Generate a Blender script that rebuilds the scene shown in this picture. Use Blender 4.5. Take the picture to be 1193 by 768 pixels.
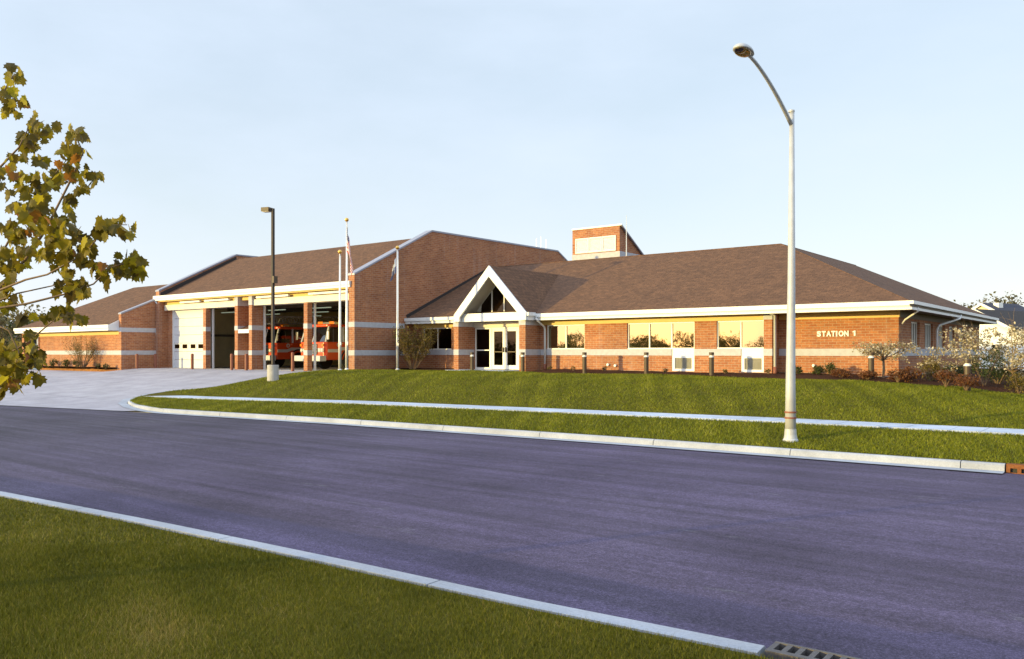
import bpy, bmesh, math, random
import numpy as np
from mathutils import Vector, Matrix, geometry
random.seed(7); rng = np.random.default_rng(7)
for o in list(bpy.data.objects): bpy.data.objects.remove(o, do_unlink=True)
SC = bpy.context.scene
COL = SC.collection
rad = math.radians

# ---------------------------------------------------------------- camera, sky, sun, exposure
# world axes: X along the station's street front (to the right), Y away from the street, Z up; bay slab at z = 0
FP, HY, CXP, CAMZ = 970., 410.5, 596.5, 1.0          # focal length (photo px), horizon row, centre column
CA, SA = .7892, .6141
cam = bpy.data.cameras.new('camera'); cob = bpy.data.objects.new('camera', cam); COL.objects.link(cob)
cam.sensor_width = 36; cam.lens = 36*FP/1193; cam.shift_y = (HY-384)/1193
cam.clip_start = .1; cam.clip_end = 3000
cob.location = (0, 0, CAMZ); cob.rotation_euler = (rad(90), 0, math.asin(SA))
SC.camera = cob

SUN_EL = 5.0; SUN_AZ = 28.6                            # azimuth from -Y towards -X
sv = Vector((-math.sin(rad(SUN_AZ))*math.cos(rad(SUN_EL)), -math.cos(rad(SUN_AZ))*math.cos(rad(SUN_EL)), math.sin(rad(SUN_EL))))
W = bpy.data.worlds.new('World'); SC.world = W; W.use_nodes = True
nt = W.node_tree; nt.nodes.clear()
sky = nt.nodes.new('ShaderNodeTexSky'); sky.sky_type = 'NISHITA'; sky.sun_disc = False
sky.sun_elevation = rad(SUN_EL); sky.sun_rotation = math.atan2(sv.x, sv.y)
sky.air_density = 1.0; sky.dust_density = 1.0; sky.ozone_density = 1.0; sky.altitude = 100
bg = nt.nodes.new('ShaderNodeBackground'); bg.inputs['Strength'].default_value = .15
out = nt.nodes.new('ShaderNodeOutputWorld')
# a thin bright veil of high cloud over the clear sky: near even, brighter overhead and towards the sun, in uneven wisps
def wn(t, **k):
    x = nt.nodes.new(t)
    for a, b in k.items(): setattr(x, a, b)
    return x
def wmap(src, f0, f1, t0, t1):
    r = wn('ShaderNodeMapRange', clamp=True); nt.links.new(src, r.inputs[0])
    for i, v in zip((1, 2, 3, 4), (f0, f1, t0, t1)): r.inputs[i].default_value = v
    return r.outputs[0]
tc = wn('ShaderNodeTexCoord'); sp = wn('ShaderNodeSeparateXYZ'); nt.links.new(tc.outputs['Generated'], sp.inputs[0])
dt = wn('ShaderNodeVectorMath', operation='DOT_PRODUCT'); nt.links.new(tc.outputs['Generated'], dt.inputs[0]); dt.inputs[1].default_value = (sv.x, sv.y, 0)
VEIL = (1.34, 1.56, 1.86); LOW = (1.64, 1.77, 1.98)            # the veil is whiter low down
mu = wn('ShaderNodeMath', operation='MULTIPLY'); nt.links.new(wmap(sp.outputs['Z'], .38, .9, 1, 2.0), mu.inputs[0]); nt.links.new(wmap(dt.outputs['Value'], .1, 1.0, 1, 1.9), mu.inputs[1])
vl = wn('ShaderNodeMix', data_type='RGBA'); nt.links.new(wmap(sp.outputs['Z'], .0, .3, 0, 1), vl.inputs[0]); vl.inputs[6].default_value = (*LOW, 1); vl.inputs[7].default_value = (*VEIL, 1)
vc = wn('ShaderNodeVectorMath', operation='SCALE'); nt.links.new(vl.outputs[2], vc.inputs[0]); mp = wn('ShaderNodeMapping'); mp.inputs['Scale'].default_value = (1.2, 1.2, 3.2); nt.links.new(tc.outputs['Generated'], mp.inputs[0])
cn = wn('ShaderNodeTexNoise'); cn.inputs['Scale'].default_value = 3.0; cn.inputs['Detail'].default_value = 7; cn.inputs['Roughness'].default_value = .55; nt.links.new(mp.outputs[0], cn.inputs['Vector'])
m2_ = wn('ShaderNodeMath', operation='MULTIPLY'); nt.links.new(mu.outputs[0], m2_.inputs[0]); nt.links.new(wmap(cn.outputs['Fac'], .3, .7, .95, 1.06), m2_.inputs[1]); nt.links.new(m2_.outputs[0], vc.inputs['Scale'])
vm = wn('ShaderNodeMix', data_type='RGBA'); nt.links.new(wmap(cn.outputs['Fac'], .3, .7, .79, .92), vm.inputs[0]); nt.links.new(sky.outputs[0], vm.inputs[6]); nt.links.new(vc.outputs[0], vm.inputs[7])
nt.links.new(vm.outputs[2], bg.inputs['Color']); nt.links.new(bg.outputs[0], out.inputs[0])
sl = bpy.data.lights.new('sun', 'SUN'); sl.energy = 2.4; sl.angle = rad(.5); sl.color = (.66, .51, .17)
so = bpy.data.objects.new('sun', sl); COL.objects.link(so)
so.rotation_euler = (-sv).to_track_quat('-Z', 'Y').to_euler(); so.location = (0, -20, 30)
SC.view_settings.view_transform = 'Standard'; SC.view_settings.look = 'None'
SC.view_settings.exposure = 1.8; SC.view_settings.gamma = 1; SC.view_settings.use_curve_mapping = False

# ---------------------------------------------------------------- survey helpers (photo pixel -> world point)
def ray(px, py=HY): u = (px-CXP)/FP; return Vector((CA*u-SA, SA*u+CA, (HY-py)/FP))
def at_y(px, py, Y): r = ray(px, py); return r*(Y/r.y) + Vector((0, 0, CAMZ))
def at_x(px, py, X): r = ray(px, py); return r*(X/r.x) + Vector((0, 0, CAMZ))
def at_z(px, py, Z): r = ray(px, py); return r*((Z-CAMZ)/r.z) + Vector((0, 0, CAMZ))
def at_d(px, py, d): return ray(px, py)*d + Vector((0, 0, CAMZ))
def xy(px, Y): return at_y(px, HY, Y).x

# ---------------------------------------------------------------- mesh builder
def origin(o):
    v = Vector((0, 0, 0))
    while o is not None: v += Vector(o.location); o = o.parent
    return v
class MB:
    def __init__(s): s.v = []; s.f = []
    def add(s, vs, fs):
        n = len(s.v); s.v += [tuple(p) for p in vs]; s.f += [tuple(i+n for i in q) for q in fs]; return s
    def box(s, x0, x1, y0, y1, z0, z1):
        return s.add([(x, y, z) for z in (z0, z1) for x, y in ((x0, y0), (x1, y0), (x1, y1), (x0, y1))],
                     [(3, 2, 1, 0), (4, 5, 6, 7), (0, 1, 5, 4), (1, 2, 6, 5), (2, 3, 7, 6), (3, 0, 4, 7)])
    def quad(s, *p): return s.add(p, [tuple(range(len(p)))])
    def slab(s, pts, off):                              # polygon extruded by a vector
        off = Vector(off); n = len(pts); a = [Vector(p) for p in pts]; b = [p+off for p in a]
        return s.add(a+b, [tuple(range(n-1, -1, -1)), tuple(range(n, 2*n))]+[(i, (i+1) % n, n+(i+1) % n, n+i) for i in range(n)])
    def tube(s, pts, rs, n=8, cap=True):
        pts = [Vector(p) for p in pts]
        if not hasattr(rs, '__len__'): rs = [rs]*len(pts)
        vs = []; prev = None
        for i, p in enumerate(pts):
            t = (pts[min(i+1, len(pts)-1)]-pts[max(i-1, 0)]).normalized()
            if prev is None:
                a = Vector((0, 0, 1)) if abs(t.z) < .9 else Vector((1, 0, 0)); u = t.cross(a).normalized()
            else: u = (prev - t*prev.dot(t)).normalized()
            prev = u; w = t.cross(u)
            vs += [p+(u*math.cos(2*math.pi*k/n)+w*math.sin(2*math.pi*k/n))*rs[i] for k in range(n)]
        fs = [(i*n+k, i*n+(k+1) % n, (i+1)*n+(k+1) % n, (i+1)*n+k) for i in range(len(pts)-1) for k in range(n)]
        if cap: fs += [tuple(range(n-1, -1, -1)), tuple((len(pts)-1)*n+k for k in range(n))]
        return s.add(vs, fs)
    def lathe(s, c, prof, axis='z', n=20):              # prof: (radius, height) pairs
        vs = []
        for r, h in prof:
            for k in range(n):
                a = 2*math.pi*k/n; x, y = r*math.cos(a), r*math.sin(a)
                vs.append({'z': (c[0]+x, c[1]+y, c[2]+h), 'x': (c[0]+h, c[1]+x, c[2]+y), 'y': (c[0]+y, c[1]+h, c[2]+x)}[axis])
        m = len(prof)
        fs = [(i*n+k, i*n+(k+1) % n, (i+1)*n+(k+1) % n, (i+1)*n+k) for i in range(m-1) for k in range(n)]
        return s.add(vs, fs+[tuple(range(n-1, -1, -1)), tuple((m-1)*n+k for k in range(n))])
    def wall_x(s, x0, x1, yf, t, z0, z1, holes=()):     # wall along X, front face at yf, thickness t to +Y, rectangular holes
        return s._wall(x0, x1, z0, z1, holes, lambda a, b, h: (a, yf+b, h), t)
    def wall_y(s, y0, y1, xf, t, z0, z1, holes=()):     # wall along Y, outer face at xf (faces +X), thickness t to -X
        return s._wall(y0, y1, z0, z1, holes, lambda a, b, h: (xf-b, a, h), t)
    def _wall(s, a0, a1, z0, z1, holes, P, t):
        A = sorted({a0, a1, *[h[0] for h in holes], *[h[1] for h in holes]}); Z = sorted({z0, z1, *[h[2] for h in holes], *[h[3] for h in holes]})
        A = [a for a in A if a0 <= a <= a1]; Z = [z for z in Z if z0 <= z <= z1]
        solid = lambda i, j: 0 <= i < len(A)-1 and 0 <= j < len(Z)-1 and not any(h[0] <= (A[i]+A[i+1])/2 <= h[1] and h[2] <= (Z[j]+Z[j+1])/2 <= h[3] for h in holes)
        for i in range(len(A)-1):
            for j in range(len(Z)-1):
                if not solid(i, j): continue
                a, b, c, d = A[i], A[i+1], Z[j], Z[j+1]
                s.quad(P(a, 0, c), P(b, 0, c), P(b, 0, d), P(a, 0, d)); s.quad(P(b, t, c), P(a, t, c), P(a, t, d), P(b, t, d))
                if not solid(i-1, j): s.quad(P(a, t, c), P(a, 0, c), P(a, 0, d), P(a, t, d))
                if not solid(i+1, j): s.quad(P(b, 0, c), P(b, t, c), P(b, t, d), P(b, 0, d))
                if not solid(i, j-1): s.quad(P(a, t, c), P(b, t, c), P(b, 0, c), P(a, 0, c))
                if not solid(i, j+1): s.quad(P(a, 0, d), P(b, 0, d), P(b, t, d), P(a, t, d))
        return s
    def build(s, name, mat, parent=None, smooth=False, bevel=0, fix=True):
        me = bpy.data.meshes.new(name); og = origin(parent) if parent else Vector((0, 0, 0))
        me.from_pydata([(p[0]-og.x, p[1]-og.y, p[2]-og.z) for p in s.v], [], s.f)
        if fix:
            bm = bmesh.new(); bm.from_mesh(me); bmesh.ops.recalc_face_normals(bm, faces=bm.faces); bm.to_mesh(me); bm.free()
        me.materials.append(mat)
        if smooth: me.shade_smooth()
        o = bpy.data.objects.new(name, me); COL.objects.link(o)
        if parent: o.parent = parent
        if bevel:
            b = o.modifiers.new('bevel', 'BEVEL'); b.width = bevel; b.segments = 2; b.limit_method = 'ANGLE'
        return o
def np_mesh(name, V, faces_n, mat, attr=None, parent=None, smooth=False):   # V (n,k,3) polygons of k corners
    n, k = V.shape[0], V.shape[1]
    me = bpy.data.meshes.new(name); og = np.array(origin(parent)) if parent else np.zeros(3)
    me.vertices.add(n*k); me.vertices.foreach_set('co', (V.reshape(-1, 3)-og).astype(np.float32).ravel())
    me.loops.add(n*k); me.loops.foreach_set('vertex_index', np.arange(n*k, dtype=np.int32))
    me.polygons.add(n); me.polygons.foreach_set('loop_start', np.arange(0, n*k, k, dtype=np.int32))
    me.update(calc_edges=True)
    if attr is not None:
        a = me.attributes.new('rnd', 'FLOAT', 'FACE'); a.data.foreach_set('value', attr.astype(np.float32))
    me.materials.append(mat)
    o = bpy.data.objects.new(name, me); COL.objects.link(o)
    if parent: o.parent = parent
    return o
def tag(o, label=None, cat=None, group=None, kind=None):
    if label: o['label'] = label
    if cat: o['category'] = cat
    if group: o['group'] = group
    if kind: o['kind'] = kind
    return o
def thing(name, loc, label, cat, group=None):
    o = bpy.data.objects.new(name, None); COL.objects.link(o); o.location = loc; o.empty_display_size = .3
    return tag(o, label, cat, group)
def copy_tree(o, parent=None):
    c = o.copy(); COL.objects.link(c); c.parent = parent
    for ch in list(o.children): copy_tree(ch, c)
    return c

# ---------------------------------------------------------------- materials
def newmat(name):
    m = bpy.data.materials.new(name); m.use_nodes = True; n = m.node_tree
    return m, n, n.nodes['Principled BSDF']
def N(n, t, **k):
    x = n.nodes.new(t)
    for a, b in k.items():
        if a[0] == 'i' and a[1:].isdigit(): x.inputs[int(a[1:])].default_value = b
        elif a in x.inputs: x.inputs[a].default_value = b
        else: setattr(x, a, b)
    return x
def pos(n, sx=1, sy=1, sz=1):
    g = N(n, 'ShaderNodeNewGeometry'); m = N(n, 'ShaderNodeMapping'); m.inputs['Scale'].default_value = (sx, sy, sz)
    n.links.new(g.outputs['Position'], m.inputs['Vector']); return m.outputs[0]
def objpos(n, sx=1, sy=1, sz=1):
    g = N(n, 'ShaderNodeTexCoord'); m = N(n, 'ShaderNodeMapping'); m.inputs['Scale'].default_value = (sx, sy, sz)
    n.links.new(g.outputs['Object'], m.inputs['Vector']); return m.outputs[0]
def ramp(n, fac, stops):
    r = N(n, 'ShaderNodeValToRGB'); e = r.color_ramp.elements
    while len(e) < len(stops): e.new(.5)
    for i, (p, c) in enumerate(stops): e[i].position = p; e[i].color = (*c, 1)
    n.links.new(fac, r.inputs[0]); return r.outputs[0]
def mix(n, fac, a, b, mode='MIX'):
    m = N(n, 'ShaderNodeMix', data_type='RGBA', blend_type=mode)
    for s, v in ((0, fac), (6, a), (7, b)):
        if hasattr(v, 'is_linked') or hasattr(v, 'links'): n.links.new(v, m.inputs[s])
        else: m.inputs[s].default_value = v if s == 0 else (*v, 1)
    return m.outputs[2]
def noise(n, vec, scale, detail=4, rough=.6):
    t = N(n, 'ShaderNodeTexNoise'); t.inputs['Scale'].default_value = scale; t.inputs['Detail'].default_value = detail; t.inputs['Roughness'].default_value = rough
    n.links.new(vec, t.inputs['Vector']); return t.outputs['Fac']
def bump(n, b, h, strength=.3, dist=.02):
    x = N(n, 'ShaderNodeBump'); x.inputs['Strength'].default_value = strength; x.inputs['Distance'].default_value = dist
    n.links.new(h, x.inputs['Height']); n.links.new(x.outputs[0], b.inputs['Normal'])
def plain(name, col, rough=.5, var=.12, scale=3, metallic=0, spec=.5):
    m, n, b = newmat(name); f = noise(n, objpos(n), scale, 5)
    lo = tuple(c*(1-var) for c in col); hi = tuple(min(1, c*(1+var)) for c in col)
    n.links.new(ramp(n, f, [(.3, lo), (.7, hi)]), b.inputs['Base Color'])
    b.inputs['Roughness'].default_value = rough; b.inputs['Metallic'].default_value = metallic; b.inputs['Specular IOR Level'].default_value = spec
    return m
def brick_mat(name, c1, c2, mortar):
    m, n, b = newmat(name); g = N(n, 'ShaderNodeNewGeometry'); s = N(n, 'ShaderNodeSeparateXYZ'); n.links.new(g.outputs['Position'], s.inputs[0])
    a = N(n, 'ShaderNodeMath', operation='ADD'); n.links.new(s.outputs[0], a.inputs[0]); n.links.new(s.outputs[1], a.inputs[1])
    c = N(n, 'ShaderNodeCombineXYZ'); n.links.new(a.outputs[0], c.inputs[0]); n.links.new(s.outputs[2], c.inputs[1])
    t = N(n, 'ShaderNodeTexBrick'); n.links.new(c.outputs[0], t.inputs['Vector'])
    t.inputs['Scale'].default_value = 1; t.inputs['Brick Width'].default_value = .3; t.inputs['Row Height'].default_value = .1
    t.inputs['Mortar Size'].default_value = .009; t.inputs['Mortar Smooth'].default_value = .3; t.inputs['Bias'].default_value = 0
    t.inputs['Color1'].default_value = (*c1, 1); t.inputs['Color2'].default_value = (*c2, 1); t.inputs['Mortar'].default_value = (*mortar, 1)
    f = noise(n, g.outputs['Position'], .6, 5); col = mix(n, 1.0, t.outputs['Color'], ramp(n, f, [(.3, (.82, .82, .85)), (.7, (1.12, 1.08, 1.05))]), 'MULTIPLY')
    f2 = noise(n, g.outputs['Position'], 9, 3); col = mix(n, 1.0, col, ramp(n, f2, [(.3, (.85, .85, .85)), (.7, (1.15, 1.15, 1.15))]), 'MULTIPLY')
    f3 = noise(n, pos(n, 2.2, 2.2, .12), 1, 5, .7); col = mix(n, ramp(n, f3, [(.55, (0, 0, 0)), (.75, (.3, .3, .3))]), col, (.42, .38, .36))
    n.links.new(col, b.inputs['Base Color']); b.inputs['Roughness'].default_value = .9
    inv = N(n, 'ShaderNodeMath', operation='SUBTRACT'); inv.inputs[0].default_value = 1; n.links.new(t.outputs['Fac'], inv.inputs[1])
    bump(n, b, inv.outputs[0], .5, .008); return m
def shingle_mat(name, rot):
    m, n, b = newmat(name); g = N(n, 'ShaderNodeNewGeometry'); mp = N(n, 'ShaderNodeMapping'); mp.inputs['Rotation'].default_value = (0, 0, rot)
    n.links.new(g.outputs['Position'], mp.inputs['Vector'])
    t = N(n, 'ShaderNodeTexBrick'); n.links.new(mp.outputs[0], t.inputs['Vector'])
    t.inputs['Scale'].default_value = 1; t.inputs['Brick Width'].default_value = .3; t.inputs['Row Height'].default_value = .14; t.inputs['Mortar Size'].default_value = .006
    t.inputs['Color1'].default_value = (.15, .08, .046, 1); t.inputs['Color2'].default_value = (.11, .06, .037, 1); t.inputs['Mortar'].default_value = (.068, .038, .026, 1)
    f = noise(n, g.outputs['Position'], 5.5, 8, .85); col = mix(n, 1.0, t.outputs['Color'], ramp(n, f, [(.36, (.68, .68, .7)), (.64, (1.34, 1.3, 1.28))]), 'MULTIPLY')
    f = noise(n, g.outputs['Position'], .35, 4); col = mix(n, 1.0, col, ramp(n, f, [(.3, (.94, .95, .96)), (.7, (1.06, 1.05, 1.03))]), 'MULTIPLY')
    n.links.new(col, b.inputs['Base Color']); b.inputs['Roughness'].default_value = .95; b.inputs['Specular IOR Level'].default_value = .2
    bump(n, b, noise(n, g.outputs['Position'], 14, 4), .5, .02); return m
def glass_mat(name, refl, tint, trans):
    m = bpy.data.materials.new(name); m.use_nodes = True; n = m.node_tree; n.nodes.clear()
    o = N(n, 'ShaderNodeOutputMaterial'); g = N(n, 'ShaderNodeBsdfGlossy'); g.inputs['Color'].default_value = (*tint, 1); g.inputs['Roughness'].default_value = .015
    t = N(n, 'ShaderNodeBsdfTransparent'); t.inputs['Color'].default_value = (*trans, 1)
    f = noise(n, pos(n), .8, 2); bp = N(n, 'ShaderNodeBump'); bp.inputs['Strength'].default_value = .06; bp.inputs['Distance'].default_value = .05
    n.links.new(f, bp.inputs['Height']); n.links.new(bp.outputs[0], g.inputs['Normal'])
    fr = N(n, 'ShaderNodeFresnel'); fr.inputs['IOR'].default_value = 1.5
    ad = N(n, 'ShaderNodeMath', operation='ADD', use_clamp=True); n.links.new(fr.outputs[0], ad.inputs[0]); ad.inputs[1].default_value = refl
    x = N(n, 'ShaderNodeMixShader'); n.links.new(ad.outputs[0], x.inputs[0]); n.links.new(t.outputs[0], x.inputs[1]); n.links.new(g.outputs[0], x.inputs[2])
    n.links.new(x.outputs[0], o.inputs[0]); return m
def leaf_mat(name, stops, trans=.35, rough=.55):
    m = bpy.data.materials.new(name); m.use_nodes = True; n = m.node_tree; b = n.nodes['Principled BSDF']; o = n.nodes['Material Output']
    a = N(n, 'ShaderNodeAttribute', attribute_name='rnd'); c = ramp(n, a.outputs['Fac'], stops)
    n.links.new(c, b.inputs['Base Color']); b.inputs['Roughness'].default_value = rough; b.inputs['Specular IOR Level'].default_value = .3
    t = N(n, 'ShaderNodeBsdfTranslucent'); n.links.new(c, t.inputs['Color'])
    x = N(n, 'ShaderNodeMixShader'); x.inputs[0].default_value = trans
    n.links.new(b.outputs[0], x.inputs[1]); n.links.new(t.outputs[0], x.inputs[2]); n.links.new(x.outputs[0], o.inputs[0]); return m
def emit_mat(name, col, s):
    m, n, b = newmat(name); b.inputs['Base Color'].default_value = (*col, 1); b.inputs['Emission Color'].default_value = (*col, 1); b.inputs['Emission Strength'].default_value = s
    return m

M = {}
M['brick'] = brick_mat('red brick', (.42, .172, .07), (.31, .106, .043), (.4, .28, .19))
M['band'] = plain('split face block', (.46, .455, .48), .85, .1, 6)
M['found'] = plain('concrete foundation', (.42, .4, .38), .9, .15, 4)
M['shing_f'] = shingle_mat('brown shingle', 0); M['shing_s'] = shingle_mat('brown shingle side', rad(90))
M['white'] = plain('white painted trim', (.74, .74, .74), .45, .04, 2)
M['cream'] = plain('cream painted panel', (.66, .61, .52), .6, .06, 2)
M['frieze'] = plain('ochre frieze panel', (.62, .43, .14), .6, .06, 2)
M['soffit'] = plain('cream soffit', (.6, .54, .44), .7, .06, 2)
M['soffit_shade'] = plain('shaded side soffit', (.2, .16, .12), .7, .08, 2)  # side soffit darkened so its colour carries the eave shade
M['louvre'] = plain('off white louvre', (.62, .62, .63), .5, .04)
M['coping'] = plain('grey metal coping', (.3, .3, .36), .4, .06, 2, .3)
M['iron'] = plain('dark cast iron', (.08, .07, .07), .6, .2, 20)
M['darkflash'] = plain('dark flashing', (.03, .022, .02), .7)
M['glass'] = glass_mat('bronze glass', .24, (1, .94, .7), (.16, .11, .06))
M['darkglass'] = glass_mat('dark glass', .0, (.5, .44, .38), (.12, .09, .07))
M['clearglass'] = glass_mat('vehicle glass', .06, (1, 1, 1), (.25, .25, .25))
M['frame'] = plain('white window frame', (.8, .77, .7), .4, .03)
M['grille'] = plain('tan metal grille', (.36, .34, .28), .6, .1)
M['door_white'] = plain('white sectional door', (.58, .58, .61), .5, .03)
M['brown'] = plain('brown painted steel', (.23, .075, .04), .6, .12, 6)
M['bronze'] = plain('bronze bollard', (.07, .042, .022), .5, .12, 6)
M['galv'] = plain('galvanised steel', (.47, .47, .475), .5, .1, 5, .2)
M['alu'] = plain('satin aluminium', (.72, .72, .72), .35, .05, 5, .3)
M['gold'] = plain('gold ball', (.75, .45, .1), .3, .05, 5, .8)
M['inner'] = plain('bay interior wall', (.75, .66, .38), .8, .15, 1)
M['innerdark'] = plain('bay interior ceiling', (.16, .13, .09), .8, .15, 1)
M['black'] = plain('black rubber', (.02, .02, .02), .7)
M['red'] = plain('fire engine red', (.62, .065, .012), .3, .05, 2)
M['truckwhite'] = plain('white vehicle paint', (.55, .55, .54), .35, .04)
M['chrome'] = plain('chrome', (.75, .74, .72), .15, .05, 5, .9)
M['lamp_on'] = emit_mat('lit fluorescent tube', (.5, .6, .45), .12)
M['amber'] = plain('amber lens', (.7, .2, .02), .2)
M['lens'] = plain('lens', (.7, .65, .55), .2)
M['lampglass'] = glass_mat('lamp refractor', .12, (.9, .75, .55), (.75, .6, .45))
M['darkpole'] = plain('dark bronze pole', (.045, .032, .026), .7, .1, 6)
M['bark'] = plain('brown bark', (.11, .07, .045), .9, .3, 12)
M['twig'] = plain('pale twig', (.2, .13, .075), .9, .3, 12)

def road_mat():
    m, n, b = newmat('worn asphalt'); p = pos(n)
    base = ramp(n, noise(n, p, 48, 5, .9), [(.36, (.05, .043, .06)), (.5, (.085, .07, .105)), (.66, (.16, .132, .198))])
    streak = ramp(n, noise(n, pos(n, .3, 1.25, 1), .9, 7, .72), [(.33, (.9, .9, .88)), (.67, (1.1, 1.09, 1.13))])
    c = mix(n, 1, base, streak, 'MULTIPLY')
    c = mix(n, 1, c, ramp(n, noise(n, pos(n, .05, 1.5, 1), 2.2, 5, .6), [(.35, (.82, .83, .8)), (.65, (1.18, 1.16, 1.22))]), 'MULTIPLY')      # long faint wheel streaks
    c = mix(n, 1, c, ramp(n, noise(n, p, 11, 8, .85), [(.36, (.8, .8, .78)), (.64, (1.22, 1.2, 1.26))]), 'MULTIPLY')
    sx = N(n, 'ShaderNodeSeparateXYZ'); n.links.new(p, sx.inputs[0]); mr = N(n, 'ShaderNodeMapRange'); n.links.new(sx.outputs[0], mr.inputs[0]); mr.inputs[1].default_value = -24; mr.inputs[2].default_value = -9
    c = mix(n, mr.outputs[0], mix(n, 1, c, (.86, .93, .78), 'MULTIPLY'), c)          # darker and greyer towards the driveway
    c = mix(n, 1, c, ramp(n, noise(n, p, .35, 4), [(.3, (.8, .8, .8)), (.7, (1.2, 1.2, 1.2))]), 'MULTIPLY')
    sc = ramp(n, noise(n, pos(n, .55, 2.2, 1), 1.1, 8, .75), [(.62, (0, 0, 0)), (.75, (.55, .55, .55))])
    c = mix(n, sc, c, (.26, .25, .27))
    n.links.new(c, b.inputs['Base Color']); b.inputs['Roughness'].default_value = .95; b.inputs['Specular IOR Level'].default_value = .12
    bump(n, b, noise(n, p, 90, 3), .5, .01); return m
def concrete_mat(name, col, joint=None):
    m, n, b = newmat(name); p = pos(n)
    c = ramp(n, noise(n, p, .8, 7, .7), [(.3, tuple(x*.76 for x in col)), (.7, tuple(x*1.16 for x in col))])
    c = mix(n, 1, c, ramp(n, noise(n, p, 40, 4, .7), [(.3, (.85, .85, .85)), (.7, (1.12, 1.12, 1.12))]), 'MULTIPLY')
    if joint:
        t = N(n, 'ShaderNodeTexBrick'); n.links.new(p, t.inputs['Vector']); t.offset = 0
        t.inputs['Scale'].default_value = 1; t.inputs['Brick Width'].default_value = joint; t.inputs['Row Height'].default_value = joint; t.inputs['Mortar Size'].default_value = .018
        t.inputs['Color1'].default_value = (1, 1, 1, 1); t.inputs['Color2'].default_value = (.93, .93, .95, 1); t.inputs['Mortar'].default_value = (.6, .6, .6, 1)
        c = mix(n, 1, c, t.outputs['Color'], 'MULTIPLY')
    n.links.new(c, b.inputs['Base Color']); b.inputs['Roughness'].default_value = .9; b.inputs['Specular IOR Level'].default_value = .25
    bump(n, b, noise(n, p, 50, 3), .3, .004); return m
def soil_mat(name, a, c2, scale, bs=.8):
    m, n, b = newmat(name); p = pos(n)
    c = ramp(n, noise(n, p, scale, 8, .75), [(.3, a), (.7, c2)])
    c = mix(n, 1, c, ramp(n, noise(n, p, .5, 4), [(.3, (.75, .78, .75)), (.7, (1.25, 1.2, 1.2))]), 'MULTIPLY')
    n.links.new(c, b.inputs['Base Color']); b.inputs['Roughness'].default_value = 1; b.inputs['Specular IOR Level'].default_value = .1
    bump(n, b, noise(n, p, scale*1.5, 4), bs, .05); return m
M['asphalt'] = road_mat()
M['drive'] = concrete_mat('driveway concrete', (.38, .355, .385), 4.2)
M['walk'] = concrete_mat('sidewalk concrete', (.5, .54, .62), 1.5)
M['kerb'] = concrete_mat('kerb concrete', (.37, .385, .43))
M['turf'] = soil_mat('turf soil', (.06, .052, .008), (.12, .1, .012), 14)
M['field'] = soil_mat('far field', (.05, .06, .015), (.1, .1, .03), 2)
M['mulch'] = soil_mat('bark mulch', (.028, .012, .007), (.075, .03, .016), 12)
M['rust'] = soil_mat('rusty iron', (.13, .05, .022), (.24, .1, .04), 20, .2)
M['grass'] = leaf_mat('grass blade', [(0, (.06, .062, .004)), (.45, (.115, .115, .006)), (.8, (.185, .175, .01)), (1, (.32, .24, .07))], .3, .6)
M['grass_far'] = leaf_mat('lawn grass', [(0, (.075, .085, .005)), (.5, (.165, .178, .007)), (.85, (.26, .265, .012)), (1, (.38, .34, .06))], .3, .6)
M['maple'] = leaf_mat('maple leaf', [(0, (.07, .048, .008)), (.4, (.145, .11, .01)), (.72, (.27, .21, .012)), (.97, (.44, .36, .02)), (1, (.3, .13, .02))], .5, .5)
M['bushleaf'] = leaf_mat('olive bush leaf', [(0, (.07, .055, .01)), (.6, (.16, .115, .02)), (1, (.26, .19, .035))])
M['greenleaf'] = leaf_mat('green shrub leaf', [(0, (.025, .04, .01)), (.6, (.06, .08, .018)), (1, (.11, .11, .03))])
M['rustleaf'] = leaf_mat('rust shrub leaf', [(0, (.07, .025, .008)), (.6, (.17, .06, .018)), (1, (.26, .11, .03))])
M['blossom'] = leaf_mat('cream blossom', [(0, (.16, .13, .05)), (.45, (.38, .3, .16)), (1, (.72, .62, .45))], .3)
M['hazyleaf'] = leaf_mat('backlit haze leaf', [(0, (.16, .12, .04)), (.6, (.3, .24, .08)), (1, (.42, .34, .14))], .6)  # backlit haze of the low woods put into the leaf colour
M['farleaf'] = leaf_mat('distant tree leaf', [(0, (.07, .065, .025)), (.6, (.14, .12, .045)), (1, (.2, .16, .07))])

# ---------------------------------------------------------------- ground, road, kerbs, lawns
def interp(x, xs, ys): return float(np.interp(x, xs, ys))
FAR_X = [-110, -70, -50, -36, -27, -18.7, -10, -2, 8, 40, 110]; FAR_Y = [-6, 5, 10.3, 13.5, 15.2, 16.1, 16.55, 16.7, 16.9, 17.4, 18.5]
NEAR_X = [-110, -60, -30, -13, -9, -6, -4, -2, 8, 40, 110]; NEAR_Y = [-17, -3, 3, 4.87, 5.15, 5.28, 5.33, 5.47, 5.7, 6.2, 7.3]
far_y = lambda x: interp(x, FAR_X, FAR_Y); near_y = lambda x: interp(x, NEAR_X, NEAR_Y)
RZ = -1.1
WALK_F = lambda x: interp(x, [-36, -32.5, -22, -7.5, -2, 40], [17.5, 17.95, 18.85, 19.95, 20.07, 21.2])
def walk_z(x): return interp(x, [-35, -30, -22, -8, 40], [-.88, -.84, -.75, -.72, -.72])
def drive_z(x, y):
    t = (y-far_y(x))/max(1, 26.5-far_y(x)); t = max(0, min(1, t)); return -1.085 + 1.085*(t**1.5)
DX = -33.4                                              # east edge of the driveway
def sstep(a, b, x): t = max(0, min(1, (x-a)/(b-a))); return t*t*(3-2*t)
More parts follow.
